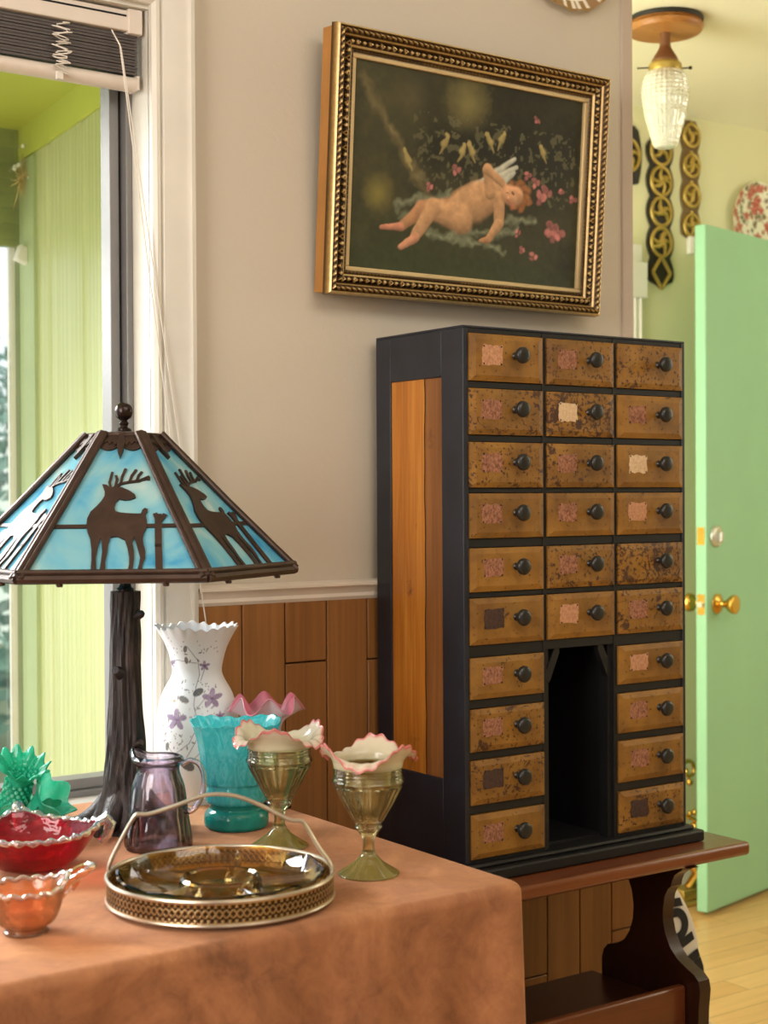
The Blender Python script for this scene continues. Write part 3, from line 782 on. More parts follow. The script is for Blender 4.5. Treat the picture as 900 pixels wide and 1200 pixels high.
# plinth
MB().box(cx0 - .001, cx1 + .024, cy0 - .026, cy1 - .002, bz + .0005, bz + .022).box(cx0, cx1 + .012, cy0 - .012, cy1 - .002, bz + .022, cz0).build('plinth', M['black_front'], cab, world=True, bevel=.006)
wear = {(0, 2): 1, (1, 0): 1, (1, 1): 2, (2, 0): 1, (2, 1): 1, (4, 2): 2, (1, 2): 0, (8, 2): 0, (8, 0): 1, (3, 0): 0}
scar = {(0, 0): 'l', (1, 1): 'w', (2, 2): 'w', (5, 0): 'd', (8, 0): 'd', (9, 2): 'd', (0, 2): None, (4, 2): None, (6, 2): 'l', (5, 1): 'l', (3, 2): 'l'}
knob_me = None
for ci, (a, b) in enumerate(cols):
    for ri, (z0, z1) in enumerate(rows):
        if ci == 1 and ri > 5: continue
        w, h = b - a - .002, z1 - z0 - .002; xa = a + .001; zb_ = z0 + .001
        y = -.006; bv = .012
        V = [(0, 0, 0), (w, 0, 0), (w, 0, h), (0, 0, h), (bv, y, bv * .8), (w - bv, y, bv * .8), (w - bv, y, h - bv * .8), (bv, y, h - bv * .8), (0, -.0022, 0), (w, -.0022, 0), (w, -.0022, h), (0, -.0022, h), (0, .02, 0), (w, .02, 0), (w, .02, h), (0, .02, h)]
        Fc = [(4, 5, 6, 7), (8, 9, 5, 4), (9, 10, 6, 5), (10, 11, 7, 6), (11, 8, 4, 7), (12, 13, 9, 8), (13, 14, 10, 9), (14, 15, 11, 10), (15, 12, 8, 11), (15, 14, 13, 12)]
        V = [p for k, p in enumerate(V)]
        mb = MB(); mb.add([V[k] for k in range(4, 16)], [tuple(i - 4 for i in f) for f in Fc])
        wl = wear.get((ri, ci), 1 if (ri * 3 + ci * 5) % 4 == 1 else 0)
        o = mb.build('drawer', M['drawer'][wl], None, ang=15)
        o.location = (xa - cab.location.x, cy0 - cab.location.y, zb_ - cab.location.z); o.parent = cab
        if wl == 2: o['label'] = 'badly flaked drawer front'
        kx, kz = w * .60, h * .56
        if knob_me is None:
            mb = MB(); prof = smooth_prof([(.0062, 0), (.0068, -.001), (.0048, -.004), (.0046, -.008), (.0085, -.0125), (.0134, -.0165), (.0146, -.0205), (.0134, -.0245), (.009, -.027), (.0005, -.0278)], 36)
            P = np.zeros((len(prof), 28, 3))
            for i, (r, yy) in enumerate(prof):
                for j in range(28): P[i, j] = (r * cos(2 * pi * j / 28), yy, r * sin(2 * pi * j / 28))
            mb.grid(P, cv=True, flip=False); k = mb.build('knob', M['knob'], None); knob_me = k
        else:
            k = knob_me.copy(); col.objects.link(k)
        k.parent = o; k.location = (kx, y, kz)
        sc = scar.get((ri, ci), 'p')
        if sc:
            sw, sh = w * .27, h * .42; sx, sz = w * .15 + random.uniform(-.002, .002), h * .34
            nn = 26; pts2 = []
            for q in range(nn):
                tq = q / nn * 4; e = int(tq); u = tq - e; jx = random.uniform(-1, 1) * .0016
                pts2.append([(sx + sw * u, sz + jx), (sx + sw + jx, sz + sh * u), (sx + sw * (1 - u), sz + sh + jx), (sx + jx, sz + sh * (1 - u))][e])
            mb = MB().prism(pts2, (0, y + .0001, 0), (1, 0, 0), (0, 0, 1), (0, -1, 0), .0005)
            for qx, qz in ((sx + .003, sz + .002), (sx + sw - .003, sz + .002), (sx + .003, sz + sh - .002), (sx + sw - .003, sz + sh - .002)):
                mb.add([(qx + .0017 * cos(a_), y - .001, qz + .0017 * sin(a_)) for a_ in np.linspace(0, 2 * pi, 9)[:-1]], [tuple(range(8))])
            s_ = mb.build('label_scar', M['scar'][sc], o); s_.data.materials.append(M['black_void'])
            for p_ in list(s_.data.polygons)[-4:]: p_.material_index = 1

# ------------------------------------------------------------------ printed cloth bag behind the bench leg
bag = empty('printed_cloth_bag', (2.40, 2.325, 0), 'white cloth bag with bold dark lettering standing behind the bench leg', 'bag')
mb = MB(); n = 28
P = np.zeros((n + 1, n, 3))
def bag_x(z): return (.125 - .36 * z - .02 * sin(z * 16), -.135 - .10 * z)
for i in range(n + 1):
    z = .445 * i / n; xr_, xl_ = bag_x(z); c0 = (xr_ + xl_) / 2; wv = (xr_ - xl_) / 2; dv = .042 * (1 - .8 * (i / n) ** 2) + .002
    for j in range(n):
        a = 2 * pi * j / n; ca, sa = cos(a), sin(a)
        P[i, j] = (c0 + wv * abs(ca) ** .5 * (1 if ca > 0 else -1), dv * abs(sa) ** .25 * (1 if sa > 0 else -1) + .0, z + .003)
mb.grid(P, cv=True, flip=True); mb.f.append(tuple(range(n))[::-1]); mb.f.append(tuple(n * n + j for j in range(n)))
mb.build('bag_body', M['canvas_bag'], bag)
def text_mesh(body, size, name, mat, parent):
    cu = bpy.data.curves.new(name, 'FONT'); cu.body = body; cu.size = size; cu.extrude = .0006; cu.align_x = 'LEFT'; cu.offset = .004
    tmp = bpy.data.objects.new('tmp', cu); col.objects.link(tmp)
    bpy.context.view_layer.update()
    me = bpy.data.meshes.new_from_object(tmp.evaluated_get(bpy.context.evaluated_depsgraph_get()))
    bpy.data.objects.remove(tmp); me.materials.clear(); me.materials.append(mat)
    o = bpy.data.objects.new(name, me); col.objects.link(o); o.parent = parent
    return o
tx = text_mesh('VOUR', .066, 'lettering', M['bag_ink'], bag)
ux = Vector((.36, 0, -1)).normalized(); uy = Vector((1, 0, .36)).normalized()
for v_ in tx.data.vertices:
    p = Vector((-.086, 0, .378)) + ux * (v_.co.x * 1.28) + uy * (v_.co.y * 1.4)
    zq = max(0, min(1, p.z / .445)); xr_, xl_ = bag_x(p.z); q = 1
    p.y = -(.042 * (1 - .8 * zq ** 2) + .002) * q - .0015 - v_.co.z
    v_.co = p
tx.data.update()
st = [(.016 * (1 if k % 2 == 0 else .45) * cos(pi / 2 + k * pi / 5), .016 * (1 if k % 2 == 0 else .45) * sin(pi / 2 + k * pi / 5)) for k in range(10)]
MB().prism(st, (.030, -.0412, .160), (1, 0, 0), (0, 0, 1), (0, -1, 0), .0012).build('star', M['bag_ink'], bag)

# ------------------------------------------------------------------ entry room: green door, brass things, trim, ceiling light
door = empty('door_1', (3.291, 3.057, .012), kind='structure', rot=(0, 0, math.atan2(.08, .357)))
DH = 2.018
MB().box(0, .80, 0, .036, 0, DH).build('slab', M['mint'], door, bevel=.003)
mb = MB().box(-.0012, .001, .006, .030, 1.08, 1.132).box(-.0012, .001, .006, .030, .875, .935)
mb.build('latch_plate', M['brass'], door)
mb = MB(); P = []
def lathe_y(prof, c, n=28, sgn=-1):
    P = np.zeros((len(prof), n, 3))
    for i, (r, yy) in enumerate(prof):
        for j in range(n): P[i, j] = (c[0] + r * cos(2 * pi * j / n), c[1] + sgn * yy, c[2] + r * sin(2 * pi * j / n))
    return MB().grid(P, cv=True, flip=(sgn > 0))
kp = smooth_prof([(.030, 0), (.030, .004), (.022, .010), (.012, .016), (.010, .028), (.016, .036), (.025, .046), (.028, .056), (.025, .063), (.0005, .066)], 40)
lathe_y(kp, (.060, 0, .905)).build('door_knob', M['brass'], door)
lathe_y(kp, (.060, .036, .905), sgn=1).build('door_knob', M['brass'], door)
lathe_y(smooth_prof([(.032, 0), (.032, .006), (.026, .012), (.012, .013), (.0005, .013)], 20), (.052, 0, 1.105)).build('deadbolt', M['nickel'], door)
MB().box(.046, .058, -.026, -.013, 1.088, 1.118).build('thumb_turn', M['nickel'], door, bevel=.003)
MB().tube([(.0, .018, .905), (-.008, .018, .905)], .009, 12).build('latch', M['nickel'], door)

# doorway casing on the far wall
mb = MB().box(3.22, 3.312, 3.336, 3.3555, 0, 1.845)
for x in (3.235, 3.258, 3.281, 3.304): mb.box(x - .005, x + .003, 3.330, 3.337, 0, 1.845)
mb.box(3.215, 3.322, 3.322, 3.3555, 1.845, 1.955)
mb.box(3.215, 3.312, 3.336, 3.3555, 1.955, 2.01)
struct('trim_7', mb, M['white_paint'], bevel=.002)
o = MB().box(-.011, .011, -.018, 0, -.028, .028).build('wall_switch', M['white_paint'], None, bevel=.003); o.location = (3.535, 3.3555, 2.03)
tag(o, 'small cream box on the wall at the top corner of the green door', 'wall box')
struct('baseboard_entry', MB().box(3.313, 5, 3.342, 3.3555, 0, .1), M['white_paint'])

# horse brass straps
def strap(name, x, zt_, zb_, n, half, label, leather, last_diamond=False, taper=True):
    e = empty(name, (x, 3.354, (zt_ + zb_) / 2), label, 'horse brass strap', 'leather straps of horse brasses')
    L = zt_ - zb_; pitch = L / n; pl, prr = [], []
    for k in range(121):
        s = k / 120; z = zt_ - s * L; ph = (s * n) % 1
        w = half * (.72 + .28 * sin(pi * ph) ** 1)
        if s < .07: w *= .7 + 4.2 * s
        if s > .955: w *= max(.12, (1 - s) / .045)
        prr.append((w, z)); pl.append((-w, z))
    zc = (zt_ + zb_) / 2
    poly = [(a, z - zc) for a, z in pl] + [(a, z - zc) for a, z in prr[::-1]]
    MB().prism(poly, (0, 0, 0), (1, 0, 0), (0, 0, 1), (0, -1, 0), .006).build('strap', leather, e, ang=60)
    for k in range(n):
        z = zt_ - (k + .5) * pitch - zc; R = min(half * .76, pitch * .44)
        mb = MB()
        if last_diamond and k == n - 1:
            R2 = pitch * .52
            for a0 in range(4):
                p = [(R * .92 * cos(a_), z + R2 * sin(a_)) for a_ in (a0 * pi / 2, (a0 + 1) * pi / 2)]
                mb.tube([(p[0][0], -.009, p[0][1]), (p[1][0], -.009, p[1][1])], .006, 8)
        else:
            ring = [(R * cos(a_), -.009, z + R * 1.05 * sin(a_)) for a_ in np.linspace(0, 2 * pi, 33)]
            mb.tube(ring, .0062, 8, caps=False)
            rg = random.Random(k * 7 + int(x * 100)); m_ = 3 + (k * 2 + n) % 4
            for q in range(m_):
                a_ = 2 * pi * q / m_ + rg.random(); mb.tube([(0, -.009, z), (R * .5 * cos(a_ + .4), -.011, z + R * .5 * sin(a_ + .4)), (R * .95 * cos(a_), -.009, z + R * .95 * sin(a_))], [.011, .007, .004], 7)
            mb.sphere((0, -.010, z), R * .32, 10, (1, .4, 1))
            mb.tube([(0, -.008, z + R * 1.05), (0, -.008, z + R * 1.05 + .012)], .005, 6)
        mb.build('brass_medallion', M['brass_dull'], e)
    return e
strap('hanging_brass_strap', 3.404, 2.36, 1.885, 5, .058, 'dark strap of five horse brasses ending in a brass diamond', M['leather'], True)
strap('hanging_brass_strap', 3.540, 2.425, 2.045, 4, .043, 'brown strap of four horse brasses just above the green door', M['leather_brown'])
strap('hanging_brass_strap', 3.262, 2.375, 2.19, 1, .062, 'short dark strap with one large round brass beside the doorway corner', M['leather'])

# ceiling light
cl = empty('ceiling_light', (2.765, 2.702, 2.44), 'ceiling light with round wooden base and pressed glass shade', 'ceiling light')
MB().lathe(smooth_prof([(.094, -.0005), (.094, -.010), (.088, -.014)], 8) + smooth_prof([(.09, -.016), (.096, -.022), (.092, -.032), (.08, -.036), (.0005, -.037)], 24), 56).build('ceiling_base', M['oakbase'], cl)
MB().lathe([(.0945, -.0004), (.0965, -.004), (.0945, -.012), (.0005, -.012)], 56).build('base_shadow_ring', M['leather'], cl)
MB().lathe(smooth_prof([(.014, -.036), (.0135, -.06), (.016, -.075), (.030, -.098), (.034, -.108), (.031, -.112)], 30), 32).build('stem', M['copper'], cl)
MB().lathe(smooth_prof([(.034, -.110), (.041, -.116), (.041, -.132), (.036, -.134)], 16), 40).build('fitter', M['brass_dull'], cl)
for x in (-.048, .05): pass
MB().tube([(.035, -.02, -.124), (.055, -.032, -.122)], .002, 6).sphere((.056, -.033, -.122), .005, 8).build('thumb_screw', M['bronze_dark'], cl)
MB().tube([(-.035, .02, -.124), (-.062, .036, -.126)], .002, 6).build('thumb_screw', M['bronze_dark'], cl)
def facet(a, t, r, z):
    if r < .004: return r, z
    return r * (1 + .045 * sin(14 * a + 300 * z) * sin(14 * a - 300 * z)), z
MB().lathe(smooth_prof([(.036, -.128), (.050, -.145), (.058, -.175), (.057, -.20), (.050, -.245), (.038, -.29), (.030, -.318), (.020, -.325), (.0005, -.326)], 80), 96, facet).build('glass_shade', M['frost'], cl)
MB().sphere((0, 0, -.19), .024, 16, (1, 1, 1.4)).build('bulb', M['white_paint'], cl)

# brass scroll stand by the far wall (brass ornament behind the door edge)
bs = empty('brass_fireside_stand', (3.33, 3.22, 0), 'brass scrollwork fireside stand on the floor behind the green door edge', 'brass stand')
MB().lathe(smooth_prof([(.05, .0), (.05, .012), (.03, .02), (.012, .04), (.014, .08), (.022, .1), (.012, .12), (.01, .2), (.018, .22), (.01, .24), (.009, .43), (.014, .44), (.0005, .45)], 60), 24).build('post', M['brass'], bs)
def scroll(c, R, t0, t1, s, th):
    return [(c[0] + s * R * (1 - .75 * k / 30) * cos(t0 + (t1 - t0) * k / 30), c[1], c[2] + R * (1 - .75 * k / 30) * sin(t0 + (t1 - t0) * k / 30)) for k in range(31)]
MB().tube(scroll((.024, -.03, .405), .034, pi * .9, -pi * 1.2, 1, 0), .006, 8).build('hook', M['brass'], bs)
MB().tube([(0, 0, .27), (.03, -.02, .262), (.055, -.03, .25), (.06, -.03, .2), (.045, -.03, .13), (.06, -.03, .07), (.07, -.03, .012)], [.006, .006, .008, .010, .007, .009, .010], 10).build('scroll_leg', M['brass'], bs)
for p, r_ in (((.028, -.03, .37), .011), ((.03, -.03, .275), .008), ((.05, -.03, .275), .011), ((.046, -.035, .23), .018)): MB().sphere(p, r_, 12).build('finial', M['brass'], bs)
mb = MB().box(-.03, .085, -.06, .02, 0, .016).box(-.02, .075, -.05, .01, .016, .05); mb.build('base', M['brass_dull'], bs, bevel=.004)
MB().tube([(.02, -.03, .05), (.05, -.04, .09), (.03, -.03, .13), (.06, -.04, .16)], [.014, .018, .014, .008], 10).build('shell_ornament', M['brass'], bs)

# ------------------------------------------------------------------ table and cloth
TZ = .75
tx0, tx1, ty0, ty1 = -.22, 1.237, 1.452, 2.262
tb = empty('display_table', ((tx0 + tx1) / 2, (ty0 + ty1) / 2, 0), 'table standing wholly beneath the tan suede cloth', 'table')
MB().box(tx0 + .012, tx1 - .012, ty0 + .012, ty1 - .012, TZ - .034, TZ - .004).build('table_top', M['bench'], tb, world=True)
for x in (tx0 + .06, tx1 - .06):
    for y in (ty0 + .06, ty1 - .06): MB().lathe([(.022, 0), (.03, .6), (.034, .716)], 16, center=(x, y, 0)).build('leg', M['bench_shaded'], tb, world=True)
mb = MB()
def rrect(n, off, rad):
    """rounded rect loop with n pts, offset outwards by off"""
    x0, x1, y0, y1 = tx0 - off, tx1 + off, ty0 - off, ty1 + off; r = rad + off
    pts = []
    per = [(x1 - x0 - 2 * r), (pi / 2 * r)]
    def arc(cx_, cy_, a0, k): return [(cx_ + r * cos(a0 + pi / 2 * i / k), cy_ + r * sin(a0 + pi / 2 * i / k)) for i in range(k)]
    k = 16; ns = n
    L = lambda a, b, m: [(a[0] + (b[0] - a[0]) * i / m, a[1] + (b[1] - a[1]) * i / m) for i in range(m)]
    pts += L((x0 + r, y0), (x1 - r, y0), 150) + arc(x1 - r, y0 + r, -pi / 2, k) + L((x1, y0 + r), (x1, y1 - r), 90) + arc(x1 - r, y1 - r, 0, k) + L((x1 - r, y1), (x0 + r, y1), 60) + arc(x0 + r, y1 - r, pi / 2, k) + L((x0, y1 - r), (x0, y0 + r), 40) + arc(x0 + r, y0 + r, pi, k)
    return np.array(pts)
loops = []
base = rrect(0, 0, .022)
for s in (.0, .25, .5, .75, .92): 
    c_ = np.array([(tx0 + tx1) / 2, (ty0 + ty1) / 2]); lp = c_ + (base - c_) * s * .985 + 1e-4 * base; loops.append(np.column_stack([lp, np.full(len(lp), TZ)]))
for a in np.linspace(0, pi / 2, 7):
    lp = rrect(0, -.014 + .014 * sin(a), .022); loops.append(np.column_stack([lp, np.full(len(lp), TZ - .014 + .014 * cos(a))]))
ref = rrect(0, 0, .022); nx = np.roll(ref, -1, 0) - np.roll(ref, 1, 0); nn_ = np.column_stack([nx[:, 1], -nx[:, 0]]); nn_ /= np.linalg.norm(nn_, axis=1)[:, None]
arc_s = np.cumsum(np.r_[0, np.linalg.norm(np.diff(ref, axis=0), axis=1)])
corner = np.exp(-((np.hypot(ref[:, 0] - tx1, ref[:, 1] - ty0)) / .05) ** 2)
for k in range(1, 30):
    zz = k / 29; A = .03 * zz ** .8
    fold = A * (np.sin(arc_s * 27 + .6 + .8 * np.sin(arc_s * 5)) * .5 + np.sin(arc_s * 12 + 1.1) * .6 + .4 * np.sin(arc_s * 55 + zz + np.sin(arc_s * 9))) + .010 * zz + corner * (.012 * zz)
    back = (ref[:, 1] > ty1 - .03); fold = np.where(back, .004, fold)
    side = (ref[:, 0] > tx1 - .01) & (ref[:, 1] > ty0 + .05); fold = np.where(side, fold * .6, fold)
    lp = ref + nn_ * fold[:, None]; loops.append(np.column_stack([lp, np.full(len(lp), TZ - .014 - .5 * zz)]))
mb.grid(np.array(loops), cv=True, flip=True)
cloth = mb.build('tablecloth', M['suede'], ang=180)
tag(cloth, 'tan suede cloth draped over the display table below the window', 'tablecloth')

# ------------------------------------------------------------------ lamp
LX, LY = .958, 2.036
lamp = empty('table_lamp', (LX, LY, TZ), 'tree trunk bronze table lamp with blue glass shade of deer silhouettes', 'lamp')
# trunk
def bark(a, t, r, z):
    lob = .35 * max(0, 1 - z / .10) ** 2 * (1 + cos(4 * a + .8)) * .5
    rid = .05 * sin(9 * a + 14 * z) + .035 * sin(17 * a - 25 * z + 2 * sin(30 * z)) + .02 * sin(31 * a + 40 * z)
    return r * (1 + lob + rid), z
prof = [(.052, 0), (.046, .01), (.040, .025), (.0345, .05), (.031, .08), (.0285, .11), (.026, .15), (.0235, .19), (.0222, .23), (.0215, .27), (.021, .31), (.0208, .352)]
MB().lathe(smooth_prof(prof, 130), 96, bark).build('trunk', M['bark'], lamp, ang=60)
mb = MB()
ic = lambda dx, dv: (rr * dx)  # image-right direction in the world
rx, ry = rr.x, rr.y; fx_, fy_ = fw.x, fw.y
def rd(u, w, z): return (rx * u + fx_ * w, ry * u + fy_ * w, z)   # u to the right of the view, w away from it
for (u, w, L, hgt) in ((-.085, .0, 1, .016), (.06, -.055, 1, .014), (.085, .02, 1, .02), (-.03, -.075, 1, .012), (.0, .07, 1, .02)):
    pts = [rd(u * s, w * s, .055 * (1 - s) ** 2 + .0095) for s in np.linspace(.15, 1.02, 9)]
    mb.tube(pts, list(np.linspace(.024, .006, 9)), 12)
    mb.tube([rd(u * s + .008, w * s + .008, .03 * (1 - s) ** 2 + .0085) for s in np.linspace(.2, .85, 7)], list(np.linspace(.018, .005, 7)), 10)
mb.build('root', M['bark'], lamp, ang=60)
for (u, w, z, r) in ((.021, -.008, .318, .006), (-.007, -.024, .236, .008), (.02, -.018, .13, .006)):
    MB().tube([rd(u * .7, w * .7, z - .004), rd(u * 1.2, w * 1.25, z + .001), rd(u * 1.32, w * 1.4, z + .003)], [r * 1.3, r, r * .7], 12).build('branch_knot', M['bark'], lamp)
MB().lathe(smooth_prof([(.013, .35), (.013, .356), (.009, .36), (.009, .375), (.012, .378), (.014, .40), (.014, .45), (.010, .455), (.004, .46), (.004, .59)], 40), 20).build('socket', M['bronze_dark'], lamp)
zb_, zt_ = .383, .580; RB, RT = .2505, .052; a0 = radians(-24.5)
def vdir(k):
    a = a0 + k * pi / 3; return Vector((-fx_ * cos(a) + rx * sin(a), -fy_ * cos(a) + ry * sin(a), 0)).normalized()
VB = [vdir(k) * RB + Vector((0, 0, zb_)) for k in range(6)]; VT = [vdir(k) * RT + Vector((0, 0, zt_)) for k in range(6)]
# glass panels with deer
def P2(poly, s, cx_, cy_): return [((x - cx_) * s, (cy_ - y) * s) for x, y in poly]
deer = [(391, 266), (375, 272), (358, 273), (343, 270), (334, 280), (331, 295), (335, 305), (350, 309), (370, 311), (392, 312), (408, 312), (412, 301), (419, 296), (427, 299), (427, 307), (421, 315), (426, 330), (426, 352), (419, 366), (417, 380), (420, 396), (426, 415), (426, 432), (419, 450), (418, 470), (404, 470), (410, 450), (412, 432), (404, 408), (397, 388), (392, 376), (388, 390), (394, 415), (395, 435), (392, 470), (378, 470), (382, 450), (381, 430), (375, 405), (366, 383), (345, 374), (325, 376), (320, 395), (319, 415), (315, 440), (318, 470), (300, 470), (303, 440), (304, 415), (300, 385), (297, 378), (292, 400), (288, 430), (292, 470), (276, 470), (276, 440), (274, 410), (268, 380), (259, 362), (254, 345), (255, 325), (263, 306), (280, 290), (292, 276), (300, 262), (300, 248), (291, 228), (304, 230), (314, 238), (330, 235), (348, 237), (370, 246), (388, 258)]
antl = [[(325, 238), (345, 226), (370, 221), (398, 218), (426, 206)], [(316, 238), (312, 222), (318, 194)], [(345, 226), (348, 205), (356, 184)], [(370, 221), (376, 203), (387, 187)], [(390, 219), (396, 203), (404, 193)], [(330, 233), (333, 212), (330, 204)], [(408, 214), (420, 212), (427, 213)]]
for k in range(6):
    A, B, Cc, Dd = VB[k], VB[(k + 1) % 6], VT[(k + 1) % 6], VT[k]
    mid = (A + B) / 2; up = ((Cc + Dd) / 2 - mid); Hs = up.length; up = up.normalized(); ex = (B - A).normalized()
    nrm = ex.cross(up).normalized()
    if nrm.dot(mid - Vector((0, 0, mid.z))) < 0: nrm = -nrm
    # order so that ex runs image-left -> right on the outside
    if ex.cross(up).dot(nrm) < 0: ex = -ex; A, B = B, A; Cc, Dd = Dd, Cc
    wb, wt = (B - A).length / 2, (Cc - Dd).length / 2
    o = mid
    gl = MB().prism([(-wb + .004, .004), (wb - .004, .004), (wt - .002, Hs - .004), (-wt + .002, Hs - .004)], o - nrm * .003, ex, up, nrm, .0025).build('glass_panel', M['slag'], lamp)
    # deer: traced in units where panel height 395 px spans Hs (y 490..95) and centre x 338
    s = .000475; sv_ = Hs / 402.; mb = MB()
    cxp = 338; f2 = lambda pts: [((x - cxp) * s, (482 - y) * sv_) for x, y in pts]
    mb.prism(f2(deer)[::-1], o, ex, up, nrm, .003)
    for st_ in antl: mb.stroke(f2(st_), 7.5 * s, o, ex, up, nrm, .0028)
    mb.build('deer_silhouette', M['bronze'], lamp)
    mb = MB()
    xr = lambda v_: wb + (wt - wb) * v_ / Hs
    v_ = (482 - 344) * sv_
    mb.stroke([(-xr(v_), v_ - .001), (xr(v_), v_)], 13 * s, o, ex, up, nrm, .0022)
    pp = f2([(458, 318), (462, 400), (468, 478)]); mb.stroke(pp, 20 * s, o, ex, up, nrm, .0032)
    mb.stroke(f2([(458, 330), (450, 314)]), 13 * s, o, ex, up, nrm, .003); mb.stroke(f2([(464, 332), (476, 316)]), 13 * s, o, ex, up, nrm, .003)
    mb.build('fence_rail', M['bronze'], lamp)
    # leafy band at the top
    mb = MB(); v0 = Hs - .033
    poly = [(-xr(Hs - .004), Hs)] + [(-xr(v0 + .012) + (2 * xr(v0 + .012)) * q / 24, v0 + .012 - .010 * abs(sin(q / 24 * 2 * pi))) for q in range(25)] + [(xr(Hs - .004), Hs)]
    mb.prism(poly, o, ex, up, nrm, .003)
    mb.prism([(-.006, v0 + .016), (-.004, v0), (0, v0 - .014), (.004, v0), (.006, v0 + .016), (.003, Hs), (-.003, Hs)], o, ex, up, nrm, .006)
    for sg in (-1, 1):
        for q in range(3):
            x = sg * (.008 + q * .0075); mb.prism([(x - .004, v0 + .018), (x, v0 + .008 + .003 * q), (x + .004, v0 + .018), (x, v0 + .028)], o, ex, up, nrm, .005)
    mb.build('leaf_band', M['bronze'], lamp)
mb = MB()
for k in range(6):
    A, B, T, T2 = VB[k], VB[(k + 1) % 6], VT[k], VT[(k + 1) % 6]
    out = vdir(k); tang = Vector((-out.y, out.x, 0))
    for off, r in ((-.0075, .0042), (0, .006), (.0075, .0042)):
        mb.tube([A + tang * off + out * .002, A.lerp(T, .5) + tang * off * .9 + out * .002, T + tang * off * .72 + out * .002 + Vector((0, 0, .004))], r, 8)
    mb.tube([A + Vector((0, 0, -.001)), B + Vector((0, 0, -.001))], .0068, 8)
    mb.tube([A + Vector((0, 0, .008)), B + Vector((0, 0, .008))], .004, 8)
    mb.tube([T, T2], .005, 8)
    for q in (.22, .78): mb.tube([A.lerp(B, q) + Vector((-.003, 0, -.002)), A.lerp(B, q) + Vector((0, 0, -.009)), A.lerp(B, q) + Vector((.004, 0, -.009))], [.0045, .0042, .003], 7)
mb.build('shade_frame', M['bronze'], lamp)
MB().lathe([(.0005, .583), (.05, .580), (.05, .584), (.012, .588), (.0005, .589)], 24).build('shade_cap', M['bronze'], lamp)
MB().lathe(smooth_prof([(.010, .586), (.011, .591), (.006, .595), (.0075, .600), (.005, .603), (.0065, .605), (.0115, .609), (.0135, .617), (.0115, .625), (.006, .6295), (.0005, .6305)], 44), 24).build('finial', M['bronze_dark'], lamp)
MB().tube([rd(-.04, .09, .02), rd(-.066, .075, .012), rd(-.078, .05, .006), rd(-.070, .035, .004)], .0035, 8).build('power_cord', M['cord'], lamp)

# ------------------------------------------------------------------ glassware
def crimp(nl, ar, az, ph=0, lob=0, lr=0, lz=0, lph=0, power=3, start=.75):
    """rim ruffle acting near the top of a shell profile; strength by height fraction"""
    def f(a, w): return (1 + w * (ar * sin(nl * a + ph) + lr * cos(lob * a + lph))), w * (az * sin(nl * a + ph + .6) + lz * cos(lob * a + lph))
    return f
def ruffled(outer, th, zmax, start, fn, n, base=.003):
    prof = shell(outer, th, base)
    def mod(a, t, r, z):
        w = max(0, (z - start) / (zmax - start)); w = w * w * (3 - 2 * w) if w < 1 else 1
        m, dz = fn(a, w); return r * m, z + dz
    return prof, mod

# painted white vase
vx, vy = 1.142, 2.16
wv = empty('painted_vase', (vx, vy, TZ), 'tall white satin glass vase with hand painted purple flowers and ruffled rim', 'vase')
k_ = 1 / 727.
outer = smooth_prof([(30 * k_, 0), (31 * k_, .004), (33 * k_, 10 * k_), (43 * k_, 40 * k_), (48 * k_, 70 * k_), (48.5 * k_, 94 * k_), (42 * k_, 124 * k_), (32 * k_, 143 * k_), (29 * k_, 152 * k_), (30 * k_, 162 * k_), (35 * k_, 180 * k_), (43 * k_, 196 * k_), (48.5 * k_, 205 * k_)], 250)
prof, mod = ruffled(outer, .003, outer[-1][1], outer[-1][1] - .018, crimp(22, .028, .0022, lob=5, lr=.025, lz=.002), 300)
no_ = len(outer) + 1; prof = prof[:no_] + prof[no_::5] + [prof[-1]]
nT = 560; mb = MB(); P = np.zeros((len(prof), nT, 3)); ang = np.zeros((len(prof), nT))
for i, (r, z) in enumerate(prof):
    for j in range(nT):
        a = 2 * pi * j / nT; r2, z2 = mod(a, 0, r, z); P[i, j] = (r2 * cos(a), r2 * sin(a), z2)
mb.grid(P, cv=True, flip=True)
# colours, in view plane coordinates of the decorated side (px of the vase's scale)
colr = np.zeros(P.shape) + lin(246, 246, 249)
uu = (P[..., 0] * rx + P[..., 1] * ry) / k_; ww = P[..., 0] * fx_ + P[..., 1] * fy_; hh = P[..., 2] / k_
front = (ww < 0) & (np.arange(len(prof))[:, None] <= len(outer))
ti = np.arange(len(prof))[:, None] + 0 * ww
hz = np.clip((hh - 183) / 25, 0, 1)[..., None]; colr = colr * (1 - .1 * hz) + lin(226, 226, 238) * .1 * hz
def vz(x, y): return ((x - 171) / 3., (938 - (660 + y / 3.)))
def vl(d, c, al=.85):
    global colr
    m = (np.clip(d, 0, 1) * al * front)[..., None]; colr = colr * (1 - m) + lin(*c) * m
def vell(x, y, ra, rb, an, c):
    u0, h0 = vz(x, y); du, dh = uu - u0, hh - h0; ca, sa = cos(an), sin(an); p, q = du * ca + dh * sa, -du * sa + dh * ca; vl((1 - np.sqrt((p / ra) ** 2 + (q / rb) ** 2)) * min(ra, rb) / .6 + .3, c)
def vline(pts, w, c):
    for (a, b) in zip(pts[:-1], pts[1:]):
        (x0, y0), (x1, y1) = vz(*a), vz(*b); dx, dy = x1 - x0, y1 - y0; h_ = np.clip(((uu - x0) * dx + (hh - y0) * dy) / (dx * dx + dy * dy + 1e-9), 0, 1)
        vl((w - np.hypot(uu - x0 - h_ * dx, hh - y0 - h_ * dy)) / .5 + .5, c, .7)
